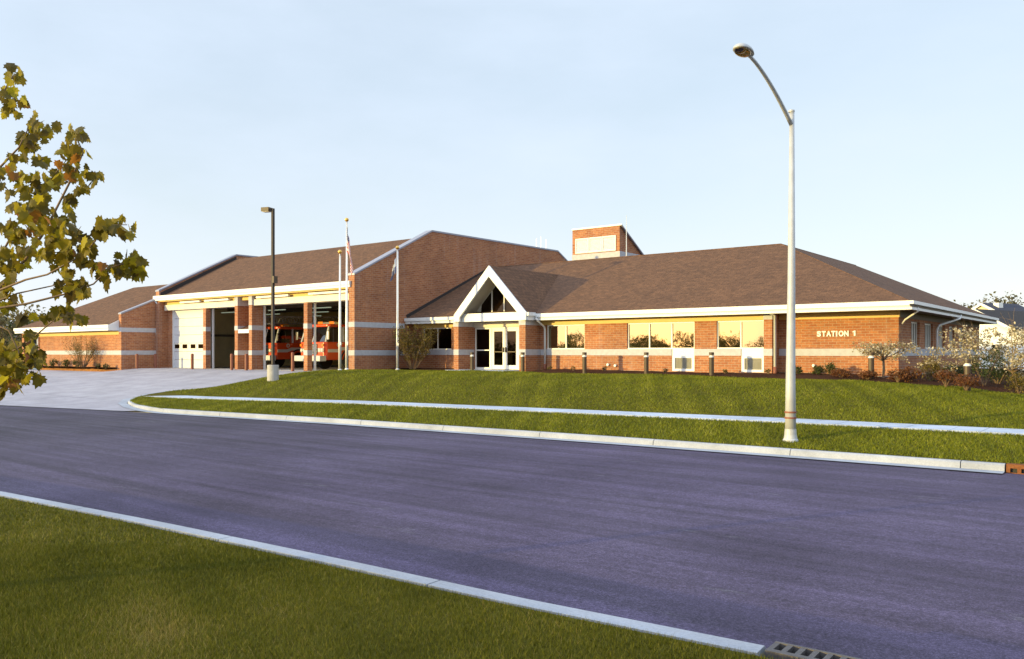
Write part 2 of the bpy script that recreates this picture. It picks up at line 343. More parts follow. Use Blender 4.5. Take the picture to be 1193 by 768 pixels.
def lawn_z(x, y):
    fy = far_y(x)+.16; wf = WALK_F(x); wb = wf+1.2; zs = walk_z(x)
    if y < wf: z = -.95 + (zs+.95)*max(0, (y-fy)/max(.3, wf-fy))
    elif y < wb: z = zs
    else:
        top = interp(x, [-34, -24, -9, -5, -2, 4, 40], [.12, .09, .03, -.16, -.42, -.6, -.7])
        t = min(1, (y-wb)/7.0); z = zs + (top-zs)*(1-(1-t)**1.75) + (.03*math.sin(x*.7)*math.sin(y*.9)+.018*math.sin(x*2.9+y*1.7)*math.sin(y*2.3-x*1.1))*t
    if x < DX+2.2:
        e = max(0, min(1, (x-DX)/2.2)); zd = drive_z(x, y)+.09-.085*sstep(19.6, 21.5, y)
        z = zd + (z-zd)*(1-(1-e)**2.2)
    return z
def sheet(name, outline, step, zf, mat, skip=None, kind='structure', label=None):   # outline: 2D polygon, filled with a constrained triangulation
    n = len(outline); pts = [Vector(p) for p in outline]; edges = [(i, (i+1) % n) for i in range(n)]
    P = np.array(outline); x0, y0 = P.min(0); x1, y1 = P.max(0)
    def inside(x, y):
        c = False; j = n-1
        for i in range(n):
            xi, yi = outline[i]; xj, yj = outline[j]
            if (yi > y) != (yj > y) and x < (xj-xi)*(y-yi)/(yj-yi)+xi: c = not c
            j = i
        return c
    gx = np.arange(x0+step*.5, x1, step); gy = np.arange(y0+step*.5, y1, step)
    for k, a in enumerate(gx):
        for b in gy:
            if inside(a, b+(k % 2)*step*.5*.3): pts.append(Vector((a, b+(k % 2)*step*.15)))
    vo, eo, fo, *_ = geometry.delaunay_2d_cdt(pts, edges, [list(range(n))], 1, 1e-4)
    mb = MB(); mb.add([(v.x, v.y, zf(v.x, v.y)) for v in vo], [tuple(f) for f in fo])
    o = mb.build(name, mat, smooth=True)
    bm = bmesh.new(); bm.from_mesh(o.data)
    for f in bm.faces:
        if f.normal.z < 0: f.normal_flip()
    bm.to_mesh(o.data); bm.free()
    return tag(o, label, None, None, kind)

g = MB(); S = 1500
g.quad((-S, -S, -1.6), (S, -S, -1.6), (S, S, -1.6), (-S, S, -1.6)); tag(g.build('ground', M['field']), 'flat green ground reaching out to the horizon', kind='structure')
# the road
XS = list(np.arange(-100, -40, 3.))+list(np.arange(-40, 20, 1.))+list(np.arange(20, 101, 4.))
r = MB(); nr = 9
rows = []
for x in XS:
    a, b = near_y(x)-.02, far_y(x)+.02
    rows.append([(x, a+(b-a)*k/(nr-1), RZ + .05*(1-(2*k/(nr-1)-1)**2)) for k in range(nr)])
r.add([p for q in rows for p in q], [(i*nr+k, (i+1)*nr+k, (i+1)*nr+k+1, i*nr+k+1) for i in range(len(rows)-1) for k in range(nr-1)])
tag(r.build('road', M['asphalt'], smooth=True), 'wide dark asphalt street curving away to the left', kind='structure')

def kerb(name, path, side, w, top, mat, label, bot=-1.3, joint=3.0):   # path: 2D road-side foot line; side +1 = body lies to the left of the path
    mb = MB(); pts = [Vector(p) for p in path]
    seg = []
    # resample
    L = [0]
    for i in range(1, len(pts)): L.append(L[-1]+(pts[i]-pts[i-1]).length)
    def at_s(s):
        i = 0
        while i < len(L)-2 and L[i+1] < s: i += 1
        t = (s-L[i])/max(1e-6, L[i+1]-L[i]); p = pts[i].lerp(pts[i+1], t)
        j0, j1 = max(i-1, 0), min(i+2, len(pts)-1); d = (pts[j1]-pts[j0]).normalized(); return p, Vector((-d.y, d.x))*side
    s = 0
    while s < L[-1]-.1:
        e = min(L[-1], s+joint); k = 6; ring = []
        for q in range(k+1):
            a = s+.008+(e-s-.016)*q/k; p, nrm = at_s(a)
            tp = top if not callable(top) else top(p)
            ring.append([(p.x+nrm.x*u, p.y+nrm.y*u, h) for u, h in ((0, bot), (0, min(-1.08, tp-.1)), (.03, tp-.03), (.065, tp), (w, tp), (w, bot))])
        n = 6; mb.add([v for rg in ring for v in rg], [(i*n+j, i*n+(j+1) % n, (i+1)*n+(j+1) % n, (i+1)*n+j) for i in range(k) for j in range(n)]+[tuple(range(n)), tuple(k*n+j for j in range(n-1, -1, -1))])
        s = e
    return tag(mb.build(name, mat, smooth=False), label, kind='structure')
kerb('kerb', [(x, near_y(x)) for x in np.arange(-90, -2.2, 1.)]+[(-2.07, near_y(-2.07))], -1, .23, -.95, M['kerb'], 'pale concrete kerb along the near lawn', joint=2.9)
kerb('kerb', [(x, near_y(x)) for x in np.arange(-.47, 60, 1.)], -1, .23, -.95, M['kerb'], 'pale concrete kerb beyond the near drain', joint=2.9)
INX = at_z(1171, 551, RZ).x
ret = [(-33.95, 19.75), (-34.05, 19.3), (-33.9, 18.3), (-33.2, 17.3), (-31.9, 16.45), (-30.3, 15.85), (-28.5, 15.45), (-27, 15.25)]
far_path = ret + [(x, far_y(x)) for x in np.arange(-25.5, INX-.2, 1.)]+[(INX, far_y(INX))]
def ktop(p): return -.95 if p.x > -29 else max(-.95, drive_z(p.x, p.y)+.1)
kerb('kerb', far_path, 1, .17, ktop, M['kerb'], 'sunlit concrete kerb bending into the driveway and edging the far lawn', joint=3.05)
kerb('kerb', [(x, far_y(x)) for x in np.arange(INX+1.5, 60, 1.)], 1, .17, -.95, M['kerb'], 'concrete kerb past the far drain', joint=3.05)
# gutter pans (a lighter concrete strip at the foot of the kerbs)
gp = MB(); fp = [Vector(p) for p in far_path[1:]]
for i in range(len(fp)-1):
    a, b = fp[i], fp[i+1]
    def off(k):
        d = (fp[min(k+1, len(fp)-1)]-fp[max(k-1, 0)]).normalized(); w = .32 if k > 1 else .1*(k+1); return Vector((d.y, -d.x))*w
    oa, ob = off(i), off(i+1)
    za, zb = [max(-1.072, drive_z(p.x, p.y)+.012 if p.x < -29 else -1.072) for p in (a, b)]
    gp.quad((a.x, a.y, za), (b.x, b.y, zb), (b.x+ob.x, b.y+ob.y, zb-.002), (a.x+oa.x, a.y+oa.y, za-.002))
tag(gp.build('gutter', M['kerb']), 'concrete gutter pan along the far kerb', kind='structure')

# near lawn, far lawn, driveway, sidewalk, mulch, entrance paving
near_out = [(x, near_y(x)-.25) for x in np.arange(-88, 60.1, 2.)]+[(60, -60), (-88, -60)]
near_lawn_z = lambda x, y: -.965 + .02*math.sin(x*.8+1)*math.sin(y*.7) - .004*max(0, near_y(x)-y)
sheet('near_lawn', near_out, 1.6, near_lawn_z, M['turf'], label='olive lawn in the foreground on the near side of the street')
inner = [(p[0], p[1]) for p in ret]
def offset_in(path, w):
    pts = [Vector(p) for p in path]; o = []
    for i, p in enumerate(pts):
        d = (pts[min(i+1, len(pts)-1)]-pts[max(i-1, 0)]).normalized(); o.append((p.x-d.y*w, p.y+d.x*w))
    return o
lawn_out = offset_in(far_path, .165)[1:]+[(x, far_y(x)+.165) for x in np.arange(INX+.5, 60.1, 1.5)]+[(60, 90), (-6, 90), (-6, 33.2), (-31.2, 33.2), (-31.2, 27.6), (-32.6, 27.6), (DX+.25, 25.5), (DX, 23.5), (-33.7, 20.6)]
sheet('far_lawn', lawn_out, .7, lawn_z, M['turf'], label='raised green lawn in front of the station')
drive_out = [(x, far_y(x)-.01) for x in np.arange(-95, -27.5, 1.5)]+[(-28.5, 15.4), (-30.3, 15.8), (-31.9, 16.4), (-32.8, 17.3), (-33.0, 18.5), (-33.0, 20.), (-32.4, 23.5), (-31.9, 28.2), (-50.55, 28.6), (-50.55, 24.6), (-64, 24.3), (-95, 20)]
sheet('driveway', drive_out, 1.2, lambda x, y: drive_z(x, y)+.004, M['drive'], label='broad pale concrete driveway up to the open bays')
ws = MB(); wx = list(np.arange(-33.6, 59, .75)); gap_ = .012
for i in range(len(wx)-1):
    if i % 2 == 0 and i: ax = wx[i]+gap_
    else: ax = wx[i]
    a, b = ax, wx[i+1]
    P = lambda x, k, dz: (x, WALK_F(x)+k, lawn_z(max(x, DX+2.2), WALK_F(x)+.6)+dz)
    ws.add([P(a, 0, -.1), P(b, 0, -.1), P(b, 1.2, -.1), P(a, 1.2, -.1), P(a, 0, .035), P(b, 0, .035), P(b, 1.2, .035), P(a, 1.2, .035)],
           [(4, 5, 6, 7), (0, 1, 5, 4), (2, 3, 7, 6), (1, 2, 6, 5), (3, 0, 4, 7)])
tag(ws.build('sidewalk', M['walk']), 'narrow pale sidewalk crossing the far lawn', kind='structure')
bed_edge = lambda x: interp(x, [-31, -28, -23, -14, -9, -7, -4, 0, 6], [31.2, 31.0, 30.4, 30.2, 29.7, 29.7, 30.1, 31.2, 32])+.12*math.sin(x*2.1)
bed_x = list(np.arange(-22.9, 6, .4))
mul_out = [(x, bed_edge(x)) for x in bed_x]+[(6, 34.5), (-2, 34.6), (-4, 36), (-4.4, 50), (-7.45, 50), (-7.45, 33.0), (-22.9, 33.0)]
sheet('mulch_bed', mul_out, .45, lambda x, y: lawn_z(x, min(y, 33)) + .02 + .1*sstep(0, 1.2, y-bed_edge(x)) + .012*math.sin(7*x)*math.sin(6*y) + (.1*sstep(33, 36, y) if x < -3 else 0), M['mulch'], label='brown bark mulch bed along the station front')
mul2 = [(-30.9, 30.2)]+[(x, 30.1) for x in np.arange(-30.5, -27.8, .5)]+[(-27.7, 32.1), (-31.7, 32.1), (-31.7, 30.4)]
sheet('mulch_bed', mul2, .5, lambda x, y: lawn_z(x, y)+.05, M['mulch'], label='brown mulch bed beside the bay wall under the shrub')
pv = MB(); pv.box(-27.4, -23.75, 29.9, 32.3, -.1, .145); tag(pv.build('entrance_paving', M['walk'], bevel=.01), 'pale concrete paving under the entrance gable', kind='structure')
mb2 = [(-62.5, 24.45), (-51.2, 24.75), (-51.2, 25.8), (-62.5, 25.8)]
sheet('mulch_bed', mb2, .4, lambda x, y: .03+.03*math.sin(5*x), M['mulch'], label='narrow mulch bed under the left wing wall')

# grass blades (nobody could count them)
def blades(name, pts, zf, h, w, mat, label, lean=.5, clump=None):
    n = len(pts); z = np.array([zf(p[0], p[1]) for p in pts]); hh = h*(.55+.9*rng.random(n)); a = rng.random(n)*2*np.pi
    ln = lean*hh*rng.random(n)*1.4; la = rng.random(n)*2*np.pi
    c = np.stack([pts[:, 0], pts[:, 1], z-.005], 1); d = np.stack([np.cos(a)*w/2, np.sin(a)*w/2, np.zeros(n)], 1)
    tip = c+np.stack([np.cos(la)*ln, np.sin(la)*ln, hh], 1)
    rnd = np.clip(rng.normal(.5, .2, n)+ (clump(pts) if clump is not None else 0), 0, 1)
    o = np_mesh(name, np.stack([c-d, c+d, tip], 1), 3, mat, rnd)
    return tag(o, label, 'grass', None, 'stuff')
def patchy(pts):
    x, y = pts[:, 0], pts[:, 1]
    v = np.sin(x*2.3+1.7*np.sin(y*1.9))*np.sin(y*2.7+x*.6)+.6*np.sin(x*5.1+y*3.3)*np.sin(y*4.7-x*2.2)
    dry = np.exp(-((x+5.6)**2/.8+(y-3.15)**2/.18))+np.exp(-((x+4.6)**2/.5+(y-2.6)**2/.1))+.8*np.exp(-((x+3.4)**2/.3+(y-2.5)**2/.1))
    return .12*v+.3*dry
fr = np.array([CA, SA]); ff = np.array([-SA, CA])
def sample(n, dmin, dmax, power, cond, umax=.7):
    k = n*6; d = (dmin**power+(dmax**power-dmin**power)*rng.random(k))**(1/power); u = (rng.random(k)*2-1)*umax
    P = d[:, None]*(u[:, None]*fr+ff); m = cond(P); return P[m][:n]
ny = lambda P: np.interp(P[:, 0], NEAR_X, NEAR_Y); fy = lambda P: np.interp(P[:, 0], FAR_X, FAR_Y)
near_c = lambda P: P[:, 1] < ny(P)-.275
blades('grass', sample(330000, 2.2, 8.5, 1.4, near_c, .8), near_lawn_z, .036, .0055, M['grass'], 'short olive grass blades on the near lawn', .7, patchy)
blades('grass', sample(110000, 7.5, 26, 1.2, near_c, .8), near_lawn_z, .036, .012, M['grass'], 'olive grass along the far stretch of the near lawn', .7, patchy)
wfv = lambda P: np.interp(P[:, 0], [-36, -32.5, -22, -7.5, -2, 40], [17.5, 17.95, 18.85, 19.95, 20.07, 21.2])
def far_c(P):
    w = wfv(P); x, y = P[:, 0], P[:, 1]
    kx = np.interp(y, [15.2, 15.45, 15.85, 16.45, 17.3, 18.3, 19.6, 23.5, 25.5, 27.6], [-27, -28.5, -30.3, -31.9, -33.2, -33.9, -34.05, -33.4, -33.1, -32.6])+.22
    be = np.interp(x, [-31, -28, -23, -14, -9, -7, -4, 0, 6], [29.9, 29.8, 30.4, 30.2, 29.7, 29.7, 30.1, 31.2, 32])+.12*np.sin(x*2.1)
    return (y > fy(P)+.19) & ((y < w-.02) | (y > w+1.23)) & (x > kx) & (y < np.where(x > 4, 60, be)) & ~((x > -32.4) & (x < -31.2) & (y > 27.6))
mow_shade = lambda P: -.02+.15*np.sin((P[:, 0]*.86+P[:, 1]*.5)*6.2+np.sin(P[:, 0]*.9)*.8)*np.sin(P[:, 0]*.5+P[:, 1]*.4+1)+.12*np.sin(P[:, 0]*1.3)*np.sin(P[:, 1]*1.1)  # mow stripes and grazing shadow streaks, both put into the blade tone
blades('grass', sample(280000, 13, 46, 1.0, far_c), lawn_z, .05, .02, M['grass_far'], 'green mown grass on the raised far lawn', .8, mow_shade)

# ---------------------------------------------------------------- the fire station
ST = thing('fire_station', (-30, 32, 0), 'long red brick fire station with brown shingle roofs, open vehicle bays and white gabled entrance', 'fire station')
def part(name, mat, mb, parent=None, **k): return mb.build(name, mat, parent or ST, **k)
XB0, XB1 = -50.6, -31.76
# --- bay block: gable walls as parapets
prof = [(28.0, -.6), (28.0, 4.86), (33.6, 7.66), (45.8, 7.72), (51.4, 4.9), (51.4, -.6)]
m = MB(); m.slab([(XB1, y, z) for y, z in prof], (-.43, 0, 0)); part('gable_wall', M['brick'], m)
m = MB(); m.slab([(XB0, y, z) for y, z in prof], (.38, 0, 0)); part('gable_wall', M['brick'], m)
def coping(x0, x1, pr, w=.05, over=.03):
    m = MB()
    for (ya, za), (yb, zb) in zip(pr[:-1], pr[1:]):
        m.slab([(x0-over, ya, za+.003), (x1+over, ya, za+.003), (x1+over, yb, zb+.003), (x0-over, yb, zb+.003)], (0, 0, .09))
    return m
part('coping', M['coping'], coping(XB1-.43, XB1, [(27.97, 4.86), (33.6, 7.66), (45.8, 7.72), (51.4, 4.9)]))
part('coping', M['coping'], coping(XB0, XB0+.38, [(27.97, 4.86), (33.6, 7.66), (45.8, 7.72), (51.4, 4.9)]))
for (z0, z1) in ((.84, 1.11), (2.26, 2.53)):
    m = MB(); m.box(XB1-.44, XB1+.012, 27.988, 31.9 if z0 < 1 else 31.5, z0, z1); part('wall_band', M['band'], m)
# back wall, interior lining, slab, ceiling
m = MB(); m.wall_x(XB0+.38, XB1-.43, 50.9, .4, -.6, 4.6); part('rear_wall', M['brick'], m)
m = MB(); m.wall_x(XB0+.4, XB1-.45, 44.0, .1, 0, 4.3, [(-47, -43.2, 2.2, 3.2), (-42, -38.4, 2.2, 3.2)]); m.wall_y(28.7, 44.0, XB0+.5, .08, 0, 4.3); m.wall_y(28.7, 44, XB1-.45, .08, 0, 4.3)
part('interior_lining', M['inner'], m)
m = MB(); m.box(XB0+.38, XB1-.43, 28.7, 44.2, 4.12, 4.2); part('ceiling', M['innerdark'], m)
m = MB(); m.box(XB0+.38, XB1-.43, 28.2, 44.2, -.3, .012); part('bay_floor', M['found'], m)
for k, y in enumerate((31.2, 34.5, 38)):
    for x in (-47.5, -42.5, -38.3, -34.2):
        m = MB(); m.box(x-.8, x+.8, y, y+.12, 3.55, 3.6); part('ceiling_tube', M['lamp_on'], m)
for y in (32.8, 36.2):
    m = MB(); m.box(XB0+.52, XB1-.55, y, y+.25, 3.8, 4.1); part('ceiling_beam', M['innerdark'], m)
m = MB(); m.box(XB0+.515, XB0+.56, 29, 43.9, 2.05, 2.2); part('wall_rail', M['innerdark'], m)
# roof of the bays
sl_ = lambda y: 4.5+(y-28.05)*.525
m = MB(); m.slab([(XB0+.385, 28.06, sl_(28.06)), (XB1-.435, 28.06, sl_(28.06)), (XB1-.435, 33.6, sl_(33.6)), (XB0+.385, 33.6, sl_(33.6))], (0, 0, -.12))
m.slab([(XB0+.385, 33.6, sl_(33.6)), (XB1-.435, 33.6, sl_(33.6)), (XB1-.435, 45.8, sl_(33.6)), (XB0+.385, 45.8, sl_(33.6))], (0, 0, -.12))
m.slab([(XB0+.385, 45.8, sl_(33.6)), (XB1-.435, 45.8, sl_(33.6)), (XB1-.435, 51.4, 4.6), (XB0+.385, 51.4, 4.6)], (0, 0, -.12))
part('bay_roof', M['shing_f'], m)
m = MB(); m.box(-50.72, -32.0, 27.86, 28.0, 4.40, 4.58); m.box(-50.66, -32.02, 27.9, 28.0, 4.27, 4.398); part('gutter', M['white'], m)
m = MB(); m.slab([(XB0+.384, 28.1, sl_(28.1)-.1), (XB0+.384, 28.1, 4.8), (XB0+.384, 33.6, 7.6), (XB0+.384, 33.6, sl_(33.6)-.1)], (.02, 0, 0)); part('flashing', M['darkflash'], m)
m = MB(); m.box(XB0+.4, XB1-.45, 28.01, 28.9, 4.2, 4.27); part('soffit', M['frieze'], m)
m = MB(); m.box(XB0+.385, XB1-.435, 28.42, 28.95, 4.0, 4.198); part('frieze', M['frieze'], m)
m = MB(); m.box(-50.1, -42.3, 28.3, 28.95, 3.66, 3.999); m.box(-40.62, -32.2, 28.3, 28.95, 3.66, 3.999); part('door_header', M['cream'], m)
for x0, x1 in ((-48.1, -45.9), (-45.4, -42.9), (-40.2, -37.3), (-35.6, -32.6)):
    m = MB(); m.box(x0, x1, 28.16, 28.3, 4.04, 4.15); part('eave_light', M['white'], m)
    
# piers
def pier(x0, x1, y0, y1, zt, cap):
    m = MB(); m.box(x0, x1, y0, y1, -.2, zt); p = part('pier', M['brick'], m)
    for z0, z1 in ((.84, 1.11), (2.26, 2.53)):
        b = MB(); b.box(x0-.012, x1+.012, y0-.012, y1, z0, z1); b.build('wall_band', M['band'], p)
    if cap:
        b = MB(); b.box(x0-.015, x1+.015, y0-.015, y1, zt, 4.265); b.build('pier_cap', M['band'], p)
pier(-45.56, -45.27, 28.2, 28.52, 3.655, 0); pier(-36.0, -35.7, 28.2, 28.52, 3.655, 0)
pier(-42.29, -42.0, 28.2, 28.95, 3.68, 1); pier(-40.92, -40.63, 28.2, 28.95, 3.68, 1)
m = MB(); m.wall_x(-42.0, -40.92, 28.97, .2, -.2, 4.26, [(-41.85, -41.0, 0, 2.1)]); part('bay_wall', M['brick'], m)
m = MB(); m.box(XB0+.385, -49.66, 28.6, 28.9, -.2, 3.655); part('bay_wall', M['brick'], m)
for x, y in ((-49.66, 28.59), (-45.25, 28.6), (-40.61, 28.96), (-35.68, 28.6)):
    m = MB(); m.box(x, x+.06, y, y+.12, 0, 3.655); part('door_jamb', M['white'], m)
m = MB(); m.box(-41.84, -41.01, 28.99, 29.04, .02, 2.09); d = part('door', M['white'], m)
b = MB(); b.box(-41.16, -41.08, 28.95, 28.99, 1.0, 1.06); b.build('handle', M['alu'], d)
m = MB(); m.slab([(-41.99, 28.25, 2.12), (-41.99, 28.25, 2.3), (-41.99, 28.97, 2.62), (-41.99, 28.97, 2.12)], (1.06, 0, 0)); c = part('door_canopy', M['shing_f'], m)
b = MB(); b.box(-42.0, -40.915, 28.22, 28.25, 2.1, 2.32); b.build('canopy_fascia', M['white'], c)
# closed sectional door
m = MB()
for k in range(7):
    m.box(-49.64, -45.56, 28.66, 28.72, .02+k*.52, .02+k*.52+.505)
gd = part('garage_door', M['door_white'], m)
for x in [xy(p, 28.65)-.31 for p in (206.5, 215.5, 225, 234)]:
    b = MB(); b.box(x-.02, x+.64, 28.645, 28.66, 1.2, 1.56); f = b.build('door_window', M['frame'], gd)
for x in [xy(p, 28.65)-.31 for p in (206.5, 215.5, 225, 234)]:
    b = MB(); b.box(x+.04, x+.58, 28.638, 28.646, 1.24, 1.5); b.build('door_pane', M['darkglass'], gd)
def downspout(pts, r=.055, boot=None):
    m = MB(); m.tube(pts, r, 8); d = part('downspout', M['white'], m, smooth=True)
    if boot:
        b = MB(); b.tube(boot, r+.02, 8); b.build('downspout_boot', M['brown'], d, smooth=True)
downspout([(-50.62, 27.95, 4.28), (-50.5, 28.0, 4.15), (-50.46, 28.5, 3.75), (-50.46, 28.62, 3.6), (-50.46, 28.62, .45)], .06, [(-50.46, 28.62, .46), (-50.46, 28.62, -.1)])

# --- left wing (annex)
AF = 25.8
m = MB(); m.wall_x(-62.31, -50.9, AF, .25, -.4, 2.35); m.box(-64.3, -63.95, 25.5, 25.9, -.4, 2.34); m.wall_y(26.06, 36.5, -62.05, .25, -.4, 2.35); part('wall', M['brick'], m)
m = MB(); m.slab([(XB0, y, z) for y, z in ((25.75, -.4), (25.75, 3.34), (27.99, 4.3), (27.99, -.4))], (-.3, 0, 0)); part('parapet_wall', M['brick'], m)
part('coping', M['coping'], coping(XB0-.3, XB0, [(25.72, 3.34), (27.95, 4.3)]))
m = MB(); m.box(-62.32, -50.905, AF-.012, AF, .84, 1.11); part('wall_band', M['band'], m)
for z0, z1 in ((.84, 1.11), (2.26, 2.53)):
    m = MB(); m.box(XB0-.31, XB0+.012, 25.738, 28.6, z0, z1); part('wall_band', M['band'], m)
m = MB(); m.box(-62.3, -50.905, AF-.01, AF+.02, 2.1, 2.34); part('frieze', M['frieze'], m)
m = MB(); m.box(-64.6, -50.88, 25.06, 25.2, 2.5, 2.7); m.box(-64.56, -50.9, 25.12, 25.2, 2.34, 2.498); part('gutter', M['white'], m)
m = MB(); m.slab([(-50.875, 25.07, 2.34), (-50.875, 25.79, 2.34), (-50.875, 25.79, 3.02), (-50.875, 25.15, 2.7), (-50.875, 25.07, 2.7)], (-.03, 0, 0)); part('eave_end', M['white'], m)
m = MB(); m.box(-64.5, -50.91, 25.21, 26.0, 2.36, 2.42); part('soffit', M['soffit'], m)
m = MB(); s2 = .53; e = Vector((-64.6, 25.15, 2.66)); R0 = (-58.9, 30.9, 2.66+s2*5.75); R1 = (XB0-.305, 30.9, 2.66+s2*5.75)
m.quad(e, (XB0-.305, 25.15, 2.66), R1, R0); m.quad((-64.6, 36.65, 2.66), e, R0); m.quad((XB0-.305, 36.65, 2.66), (-64.6, 36.65, 2.66), R0, R1); m.quad((-64.6, 36.65, 2.6), (XB0-.305, 36.65, 2.6), (XB0-.305, 25.15, 2.6), (-64.6, 25.15, 2.6))
part('annex_roof', M['shing_f'], m)
downspout([(-63.0, 25.15, 2.4), (-62.5, 25.5, 2.1), (-62.2, 25.7, 2.0), (-62.2, 25.7, .3)], .06)

# --- right wing
WF, WG, YE = 32.2, 32.9, 31.6
XC = -7.58; XP = -12.05
H0, H1 = 1.14, 2.29
W0 = (-31.1, -29.04); W1 = (-22.97, -20.84); W2 = (-18.6, -15.38); W3 = (-14.39, -12.36)
AC2 = (-16.42, -15.38); AC3 = (-13.34, -12.36)
holes = [(a, b, H0, H1) for a, b in (W0, W1, W2, W3)]+[(*AC2, .2, H0), (*AC3, .2, H0)]
STO = (-27.46, -24.62)
m = MB(); m.wall_x(-31.75, XP, WF, .25, -.6, 2.6, holes+[(*STO, .14, 2.25)]); m.wall_y(WF+.251, WG, XP, .25, -.6, 2.6); m.wall_x(XP+.001, XC, WG, .25, -.6, 2.6)
part('wall', M['brick'], m)
SW = [(34.85, 36.3), (37.2, 38.8), (39.9, 41.2), (42.2, 43.5), (44.6, 46.0)]
m = MB(); m.wall_y(WG+.251, 50.2, XC, .25, -.6, 2.6, [(a, b, H0, 2.2) for a, b in SW]); part('side_wall', M['brick'], m)
m = MB(); m.wall_x(-22, XC-.25, 50.0, .2, -.6, 2.6); part('rear_wall', M['brick'], m)
for a, b in ((-31.74, W0[0]), (W0[0], -27.8), (-23.3, W2[1]-1.04), (-15.38, AC3[0]), (-12.36, XP+.012)):
    m = MB(); m.box(a, b, WF-.012, WF+.1, .86, 1.139); part('wall_band', M['band'], m)
m = MB(); m.box(XP+.012, XC+.012, WG-.012, WG+.1, .86, 1.139); part('wall_band', M['band'], m)
m = MB(); m.box(XC-.1, XC+.012, WG+.1, 50.1, .86, 1.139); part('wall_band', M['band'], m)
m = MB(); m.box(XP+.02, XC+.03, WG-.03, WG+.2, -.6, .11); m.box(XC-.2, XC+.03, WG+.2, 50.1, -.6, .16); part('foundation', M['found'], m)
m = MB(); m.box(-31.74, -27.8, WF-.03, WF+.1, H1+.001, 2.52); m.box(-23.3, XP-.32, WF-.03, WF+.1, H1+.001, 2.52); m.box(XP+.01, XC+.03, WG-.03, WG+.1, H1+.001, 2.52); part('frieze', M['frieze'], m)
m = MB(); m.box(XC-.1, XC+.03, WG+.1, 50.1, H1+.001, 2.52); part('frieze', M['soffit_shade'], m)  # shade under the side eave put into the frieze colour
# pilaster next to the corner window
m = MB(); m.box(XP-.31, XP+.02, WF-.1, WF+.0, -.6, H1); pl = part('pilaster', M['brick'], m)
b = MB(); b.box(XP-.33, XP+.035, WF-.115, WF+.02, H1, 2.52); b.build('pilaster_cap', M['band'], pl)
b = MB(); b.box(XP-.32, XP+.03, WF-.112, WF, .86, 1.139); b.build('wall_band', M['band'], pl)
# windows: frame part, panes as sub-parts
def window(x0, x1, y, n, z0=H0, z1=H1, mat='glass'):
    f = MB(); t = .05
    f.box(x0, x1, y, y+.09, z1-t, z1-.002); f.box(x0, x1, y-.03, y+.09, z0+.002, z0+t)
    xs = [x0+(x1-x0)*k/n for k in range(n+1)]
    for k, x in enumerate(xs):
        a, b = (x, x+t) if k == 0 else (x-t, x) if k == n else (x-t/2, x+t/2)
        f.box(a, b, y+.001, y+.088, z0+t, z1-t)
    w = part('window', M['frame'], f)
    for k in range(n):
        a_, b_ = random.uniform(-.007, .007), random.uniform(-.006, .006); p = MB(); p.quad((xs[k]+.02, y+.05, z0+.03), (xs[k+1]-.02, y+.05+b_, z0+.03), (xs[k+1]-.02, y+.05+a_+b_, z1-.03), (xs[k]+.02, y+.05+a_, z1-.03)); p.build('pane', M[mat], w, fix=False)
window(*W0, WF+.06, 2, mat='darkglass'); window(*W1, WF+.06, 2); window(*W2, WF+.06, 3); window(*W3, WF+.06, 2)
for a, b in (AC2, AC3):
    f = MB(); f.wall_x(a+.002, b-.002, WF+.02, .06, .202, H0-.001, [(a+.13, b-.13, .3, .76)]); v = part('vent_panel', M['white'], f)
    g = MB()
    for k in range(12):
        z = .31+k*.0375; g.slab([(a+.13, WF+.03, z), (a+.13, WF+.07, z+.026), (a+.13, WF+.075, z+.026), (a+.13, WF+.035, z)], (b-a-.26, 0, 0))
    g.box(a+.13, b-.13, WF+.076, WF+.078, .3, .76); g.build('grille', M['grille'], v)
for a, b in SW:
    f = MB(); x = XC-.1; f.box(x-.08, x, a, b, 2.14, 2.198); f.box(x-.08, XC+.035, a, b, H0+.001, H0+.05)
    n = 4; ys = [a+(b-a)*k/n for k in range(n+1)]
    for k, y in enumerate(ys): f.box(x-.079, x-.001, max(a, y-.03), min(b, y+.03), H0+.05, 2.14)
    w = part('window', M['frame'], f); p = MB(); p.quad((x-.04, a+.02, H0+.03), (x-.04, b-.02, H0+.03), (x-.04, b-.02, 2.16), (x-.04, a+.02, 2.16)); p.build('pane', M['darkglass'], w, fix=False)
# interior darkness: floor and partition behind the windows
m = MB(); m.box(-31.7, XC-.3, WG+.3, 49.9, -.1, .1); m.wall_x(-31.7, XC-.3, 36.5, .1, .1, 2.7); part('interior_partition', M['inner'], m)
m = MB(); m.box(-31.7, XC-.3, WG+.3, 49.9, 2.62, 2.7); part('ceiling', M['innerdark'], m)
# roof
XE = -6.9; SL = .46; KY = YE+7.2; ZR = 2.79+SL*7.2; XR = XE-7.2
m = MB(); z0 = 2.79
m.quad((XB1, YE-.03, z0), (XE+.03, YE-.03, z0), (XR, KY, ZR), (XB1, KY, ZR))
part('wing_roof', M['shing_f'], m)
m = MB(); m.quad((XE+.03, YE-.03, z0), (XE+.03, 51, z0), (XR, 51, ZR), (XR, KY, ZR)); part('wing_roof', M['shing_s'], m)
m = MB(); m.quad((XB1, KY, ZR), (XR, KY, ZR), (XR, 46, z0), (XB1, 46, z0)); m.quad((XR, KY, ZR), (XR, 51, ZR), (XR-7.2, 51, z0), (XR-7.2, KY, z0)); m.quad((XE, 50.98, 2.5), (XR-7.2, 50.98, 2.5), (XR, 50.98, ZR-.02))
part('rear_roof', M['shing_f'], m)
m = MB(); m.tube([(XE, YE, z0-.01), (XR, KY, ZR-.01), (XR, 51, ZR-.01)], .035, 6); m.tube([(XB1, KY, ZR-.015), (XR, KY, ZR-.01)], .045, 6); part('ridge_cap', M['shing_f'], m)
